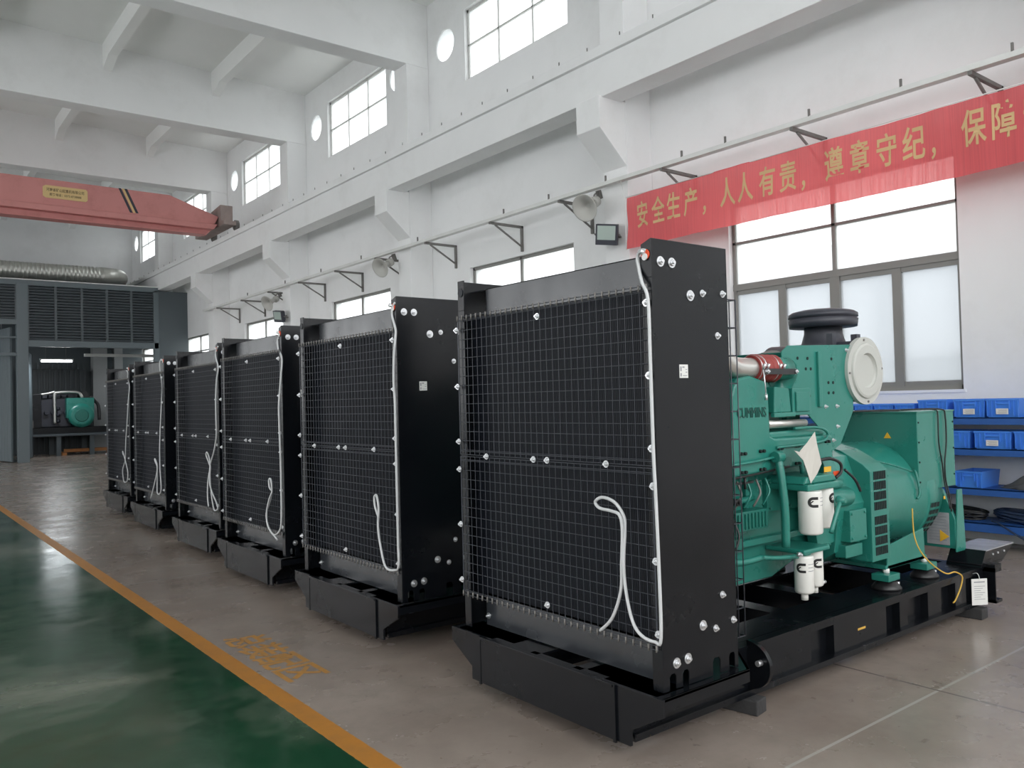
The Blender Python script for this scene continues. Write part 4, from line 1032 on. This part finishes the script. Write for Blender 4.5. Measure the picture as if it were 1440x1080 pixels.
z2 = tops[1]
put_bins([(2.92, z2, 0, 'blue bin at the right end of the second shelf'), (3.265, z2, 1, 'blue bin on the second shelf with a white label card'),
          (3.625, z2, 0, 'blue bin on the second shelf beside the green terminal box'), (3.97, z2, 0, 'blue bin on the second shelf hidden behind the terminal box')], .325, .40, .165, 'blue bins on the second shelf')
put_bins([(3.49, tops[2], 0, 'single blue bin on the third shelf beside a dark heap')], .25, .40, .155, 'blue bins on the third shelf')
# dark heap of parts and cable coils
def heap(name, c, sx, sy_, sz, m, label, cat, seed):
    random.seed(seed); bm = new(); bmesh.ops.create_icosphere(bm, subdivisions=4, radius=1)
    for v in bm.verts:
        p = v.co.copy(); k = 1 + .10*math.sin(5*p.x + seed) + .10*math.sin(6*p.y + 2*seed) + .05*math.sin(13*p.z + 9*p.y)
        v.co = Vector((p.x*sx*k, p.y*sy_*k, max(0, p.z*sz*k*(.6 + .4*math.sin(2*p.y + seed)) )))
    for f in bm.faces: f.smooth = True
    bmesh.ops.translate(bm, verts=bm.verts, vec=c); tag(obj(name, bm, m, at=c), label, cat)
heap('parts_sack', (8.44, 2.95, tops[2] + .001), .19, .33, .26, M['burlap'], 'dark grey sack of parts heaped on the third shelf', 'sack', 3)
def coil(c, R0, n_, m, label, tilt, seed):
    random.seed(seed); bm = new(); pts = []
    for k in range(n_*16):
        t = 2*PI*k/16; rr = R0*(1 + .12*math.sin(k*.37) + random.uniform(-.03, .03))
        pts.append((c[0] + rr*.75*math.cos(t), c[1] + rr*1.6*math.sin(t), c[2] + .014 + .085*abs(math.sin(k*.11)) + tilt*math.sin(t)*.02))
    tube(bm, pts, .011, 6, n=2); tag(obj('cable_coil', bm, m, at=c), label, 'cable', 'cable coils on the bottom shelf')
coil((8.43, 3.05, tops[3]), .17, 9, M['coil'], 'blue-black cable coil at the right of the bottom shelf', 1, 1)
coil((8.43, 3.66, tops[3]), .14, 8, M['rubber'], 'black cable coil on the bottom shelf beside the terminal box', 1, 2)
bm = new(); tube(bm, [(8.22, 3.3, .27), (8.17, 3.22, .26), (8.155, 3.1, .19), (8.14, 2.95, .12), (8.12, 2.8, .10)], .009, 6)
tag(obj('cable_end', bm, M['coil'], at=(8.2, 3.2, .2)), 'loose blue cable end hanging off the bottom shelf', 'cable')

# ------------------------------------------------------------------ test room at the far end
YF = 29.0
def gpiece(name, boxes, m, par, bevel=0):
    bm = new()
    for b in boxes: box(bm, *b)
    return obj(name, bm, m, par, bevel)
tr_ = obj('wall_partition', (lambda b: (box(b, 7.74, XW, YF, YF + .08, 0, 5.50), b)[1])(new()), M['booth']); tr_['kind'] = 'structure'; tr_['label'] = 'blue-grey steel front of the test room'
gpiece('partition_frame', [(-4, 7.74, YF - .02, YF + .16, 5.44, 5.62), (3.62, 3.93, YF - .04, YF + .24, 0, 5.5), (3.93, 7.74, YF - .02, YF + .12, 3.55, 3.75), (-.4, 3.62, YF - .02, YF + .12, 4.22, 4.38),
                             (7.60, 7.76, YF - .02, YF + .1, 0, 5.5), (-.4, 3.62, YF + .02, YF + .08, 3.80, 3.86), (-.4, 3.62, YF, YF + .12, 3.26, 3.36), (-.7, -.4, YF - .04, YF + .24, 0, 5.5)], M['boothl'], tr_, .008)
bm = new(); box(bm, -4, 7.76, YF - .05, YF + .25, 5.60, 5.63); obj('partition_cap', bm, M['rail'], tr_)
def louver(x0, x1, z0, z1, par):
    bm = new(); z = z0 + .03
    box(bm, x0, x1, YF + .07, YF + .08, z0, z1)
    while z < z1 - .03:
        prism(bm, [(YF - .012, z), (YF + .06, z + .05), (YF + .06, z + .07), (YF - .012, z + .03)], 'x', x0 + .03, x1 - .03); z += .088
    obj('louver_panel', bm, M['boothd'], par)
    bm = new()
    for b in ((x0, x0 + .035), (x1 - .035, x1)): box(bm, b[0], b[1], YF - .01, YF + .07, z0, z1)
    obj('louver_frame', bm, M['booth'], par)
xs = [3.93, 4.69, 5.43, 6.16, 6.90, 7.62]
for a, b in zip(xs, xs[1:]): louver(a, b, 3.75, 5.44, tr_)
for a, b in ((2.9, 3.62), (2.18, 2.9), (1.46, 2.18)): louver(a, b, 4.38, 5.44, tr_)
# door leaves, opened
def leaf(n_, p0, p1, z1, label):
    v = Vector((p1[0] - p0[0], p1[1] - p0[1], 0)); L_ = v.length; a = math.atan2(v.y, v.x)
    bm = new(); box(bm, 0, L_, -.03, .03, .03, z1)
    for k in range(1, int(L_/.3)): box(bm, k*.3 - .006, k*.3 + .006, -.036, .036, .05, z1 - .03)
    d = obj('door_%d' % n_, bm, M['boothl'], bevel=.004); d.location = (*p0, 0); d.rotation_euler = (0, 0, a); d['kind'] = 'structure'; d['label'] = label
    bm = new(); box(bm, L_ - .15, L_ - .11, -.06, -.036, 1.0, 1.25); obj('door_handle', bm, M['steel'], d)
leaf(1, (3.80, 29.30), (4.42, 32.1), 3.50, 'right-hand grey door leaf of the test room, standing open')
leaf(2, (3.50, 29.28), (3.15, 31.4), 4.15, 'left-hand grey door leaf of the test room, standing open')
# interior
bm = new(); box(bm, -1, 3.9, 35.2, 35.3, 0, 5.4); box(bm, 3.9, XW - .02, 34.9, 35.0, 0, 5.4)
for k in range(14): box(bm, 4.3 + k*.17, 4.38 + k*.17, 34.84, 34.9, 0, 3.35)
ib = obj('wall_back', bm, M['booth']); ib['kind'] = 'structure'; ib['label'] = 'dark ribbed back wall inside the test room'
bm = new(); box(bm, -1, XW - .02, YF + .2, 35.3, 5.34, 5.40); cb = obj('ceiling_booth', bm, M['boothd']); cb['kind'] = 'structure'
bm = new(); box(bm, 5.9, 8.6, 31.2, 31.32, 3.40, 3.50); n += 1; struct('trim_%d' % n, bm, M['rail'], 'pale cross rail inside the test room')
for x_, w_ in ((6.75, .5), (7.5, .3)):
    bm = new(); box(bm, x_, x_ + w_, 34.2, 34.6, 0, 4.6); n += 1; struct('trim_%d' % n, bm, mat('post_paint', (.30, .31, .31), .5), 'pale post inside the test room')
# enclosure standing behind the booth generator
bm = new(); box(bm, 4.35, 6.45, 34.0, 34.8, .0, 3.1)
for k in range(12): box(bm, 4.38 + k*.17, 4.46 + k*.17, 33.95, 34.0, .1, 3.05)
tag(obj('acoustic_cabinet', bm, mat('cabinet_paint', (.022, .029, .033), .5), bevel=.01, at=(5.4, 34.4, 0)), 'tall black ribbed cabinet behind the small green generator in the test room', 'cabinet')
bm = new(); box(bm, .8, 3.75, 34.6, 34.7, .0, 3.4); gpiece_ = obj('panel_light', bm, mat('pale_panel', (.45, .46, .44), .7), at=(2.2, 34.6, 0)); tag(gpiece_, 'pale wall panel inside the left opening of the test room', 'panel')
# fluorescent tube
ft = empty('fluorescent_lamp', (5.02, 31.0, 3.26), 'lit fluorescent tube lamp hanging inside the test room', 'lamp')
ORG[0] = Vector((5.02, 31.0, 3.26))
bm = new(); cyl(bm, (4.57, 31.0, 3.22), (5.47, 31.0, 3.22), .035, 14); obj('tube', bm, M['lamp'], ft)
bm = new(); box(bm, 4.52, 5.52, 30.97, 31.03, 3.255, 3.30); box(bm, 4.53, 4.57, 30.97, 31.03, 3.19, 3.26); box(bm, 5.47, 5.51, 30.97, 31.03, 3.19, 3.26); obj('fixture', bm, M['rail'], ft)
for x in (4.7, 5.3):
    bm = new(); cyl(bm, (x, 31.0, 3.3), (x, 31.0, 5.338), .006, 6); obj('suspension_rod', bm, M['steel'], ft)
ORG[0] = Vector((0, 0, 0))
ll = bpy.data.lights.new('fluorescent_light', 'AREA'); ll.shape = 'RECTANGLE'; ll.size = .9; ll.size_y = .07; ll.energy = 14; ll.color = (.9, .96, 1)
lo = bpy.data.objects.new('fluorescent_light', ll); COL.objects.link(lo); lo.location = (0, 0, -.085); lo.parent = ft
# test table
tt = empty('test_table', (5.7, 32.6, 0), 'dark steel table carrying the small green generator in the test room', 'table')
ORG[0] = Vector((5.7, 32.6, 0))
bm = new(); box(bm, 4.2, 7.6, 32.0, 33.6, .68, .76); obj('table_top', bm, M['boothd'], tt, bevel=.01)
for x in (4.3, 5.15, 6.2, 7.3):
    for y in (32.05, 33.4):
        bm = new(); box(bm, x, x + .14, y, y + .14, 0, .68); obj('leg', bm, M['boothd'], tt)
ORG[0] = Vector((0, 0, 0))
bm = new(); box(bm, 5.45, 7.2, 32.35, 32.5, .10, .20); box(bm, 5.5, 7.0, 32.7, 32.85, .10, .20); box(bm, 5.35, 5.5, 32.25, 33.0, 0, .10); box(bm, 6.9, 7.05, 32.25, 33.0, 0, .10)
tag(obj('timber_pallet', bm, M['timber'], bevel=.005, at=(6.2, 32.6, 0)), 'orange-brown timber pallet lying under the test room table', 'pallet')
# small generator on the table, alternator end towards us
sg = empty('test_generator', (5.6, 32.8, .76), 'small green generator running end-on on the test room table', 'generator')
ORG[0] = Vector((5.6, 32.8, .76))
bm = new(); box(bm, 4.45, 6.9, 32.35, 33.35, .76, .98); obj('base_frame', bm, M['black'], sg, bevel=.01)
bm = new(); box(bm, 4.40, 4.75, 32.3, 33.4, .98, 2.15); obj('radiator', bm, M['black'], sg, bevel=.01)
bm = new(); box(bm, 4.8, 6.45, 32.75, 33.3, 1.0, 2.0)
for k in range(5): cyl(bm, (4.95 + k*.2, 32.75, 1.5), (4.95 + k*.2, 32.6, 1.5), .07, 12); box(bm, 4.85 + k*.2, 5.0 + k*.2, 32.8, 33.2, 2.0, 2.12)
for k in range(3): cyl(bm, (5.25, 32.7, 1.2 + k*.22), (5.35, 32.62, 1.2 + k*.22), .06, 12)
obj('engine_block', bm, M['plastic'], sg, bevel=.01)
bm = new(); tube(bm, [(5.18, 32.5, 1.1), (5.18, 32.5, 1.6), (5.18, 32.5, 2.12), (5.26, 32.5, 2.2), (5.7, 32.5, 2.22), (5.95, 32.5, 2.18), (6.05, 32.5, 2.0)], .05, 12); tube(bm, [(4.75, 32.5, 2.14), (5.0, 32.5, 2.18), (5.2, 32.5, 2.24)], .04, 10)
obj('exhaust_pipe', bm, M['alu'], sg)
bm = new(); box(bm, 5.52, 6.40, 32.30, 32.60, 1.30, 2.0); lathe(bm, [(0, .30), (.02, .36), (.06, .42), (.4, .42)], (5.97, 32.16, 1.38), 'y', 40)
obj('alternator', bm, M['green'], sg, bevel=.008)
bm = new(); lathe(bm, [(0, .20), (.005, .22)], (5.97, 32.15, 1.38), 'y', 32); obj('end_cover', bm, M['greend'], sg)
bm = new(); cyl(bm, (6.15, 32.6, 2.1), (6.15, 33.1, 2.1), .14, 20); tube(bm, [(6.3, 32.5, 2.05), (6.45, 32.5, 1.9), (6.58, 32.5, 1.7), (6.60, 32.5, 1.2)], .06, 10); obj('air_filter', bm, M['rubber'], sg)
ORG[0] = Vector((0, 0, 0))
# fan in left opening
pf = empty('wall_fan', (3.35, 30.5, 2.5), 'small dark fan seen through the left opening beside the door leaf', 'fan')
ORG[0] = Vector((3.35, 30.5, 2.5)); bm = new()
for k in range(6): lathe(bm, [(0, .04 + k*.035), (.006, .046 + k*.035), (.006, .04 + k*.035)], (3.0, 28.9 + .0, 2.62), 'y', 24)
bm.free(); bm = new()
for k in range(5):
    N = 24; rr = .06 + .04*k; tube(bm, [(3.35 + rr*math.cos(2*PI*q/N), 30.5, 2.5 + rr*math.sin(2*PI*q/N)) for q in range(N + 1)], .006, 5, smooth=False)
obj('fan_cage', bm, M['plastic'], pf)
bm = new()
for k in range(3):
    t = 2*PI*k/3; prism(bm, [(3.35, 2.5), (3.35 + .2*math.cos(t), 2.5 + .2*math.sin(t)), (3.35 + .2*math.cos(t + .7), 2.5 + .2*math.sin(t + .7))], 'y', 30.52, 30.54)
obj('fan_blade', bm, M['plastic'], pf)
bm = new(); tube(bm, [(3.35, 30.55, 2.5), (3.6, 30.6, 2.45), (3.66, 30.6, 2.45)], .02, 8); cyl(bm, (3.35, 30.6, .0), (3.35, 30.6, 2.5), .025, 10); cyl(bm, (3.35, 30.6, .0), (3.35, 30.6, .03), .2, 20); obj('fan_stand', bm, M['steel'], pf)
ORG[0] = Vector((0, 0, 0))
# spiral duct on top of the test room
dc = empty('air_duct', (3, 30.2, 6.05), 'corrugated silver air duct lying on top of the test room', 'duct')
ORG[0] = Vector((3, 30.2, 6.05)); bm = new(); prof = []; x = -4.0
while x < 6.3: prof += [(x, .29), (x + .03, .29), (x + .04, .305), (x + .05, .29)]; x += .12
prof.append((6.32, .29)); lathe(bm, [(p[0] + 4, p[1]) for p in prof], (-4.0, 30.2, 6.05), 'x', 32)
obj('spiral_duct', bm, M['duct'], dc)
bm = new(); tube(bm, [(6.25, 30.2, 6.05), (6.5, 30.22, 6.05), (6.75, 30.4, 6.06), (6.9, 30.7, 6.08), (6.9, 31.2, 6.1), (6.9, 33, 6.1)], .30, 24); obj('duct_elbow', bm, M['duct'], dc)
bm = new()
for x in (-2, 1, 4): box(bm, x, x + .1, 29.9, 30.5, 5.42, 5.77)
obj('duct_saddle', bm, M['steel'], dc)
ORG[0] = Vector((0, 0, 0))

# ------------------------------------------------------------------ daylight
w = bpy.data.worlds.new('overcast'); SC.world = w; w.use_nodes = True
nt = w.node_tree; bg = nt.nodes['Background']
tcw = nt.nodes.new('ShaderNodeTexCoord'); spw = nt.nodes.new('ShaderNodeSeparateXYZ'); nt.links.new(tcw.outputs['Generated'], spw.inputs[0])
rp_ = nt.nodes.new('ShaderNodeValToRGB'); rp_.color_ramp.elements[0].position = .45; rp_.color_ramp.elements[0].color = (.62, .64, .66, 1)
rp_.color_ramp.elements[1].position = .75; rp_.color_ramp.elements[1].color = (1, 1, 1, 1)
mr = nt.nodes.new('ShaderNodeMapRange'); mr.inputs[1].default_value = -1; mr.inputs[2].default_value = 1
nt.links.new(spw.outputs['Z'], mr.inputs[0]); nt.links.new(mr.outputs[0], rp_.inputs[0]); nt.links.new(rp_.outputs[0], bg.inputs[0])
bg.inputs[1].default_value = 1.6

vs_ = SC.view_settings; vs_.view_transform = 'Standard'; vs_.look = 'None'; vs_.gamma = 1; vs_.use_curve_mapping = False; vs_.exposure = 1.42
try:
    SC.cycles.max_bounces = 10; SC.cycles.diffuse_bounces = 6; SC.cycles.glossy_bounces = 4; SC.cycles.transparent_max_bounces = 12
    SC.cycles.use_denoising = True; SC.cycles.sample_clamp_indirect = 8; SC.cycles.caustics_reflective = False; SC.cycles.caustics_refractive = False
except Exception: pass
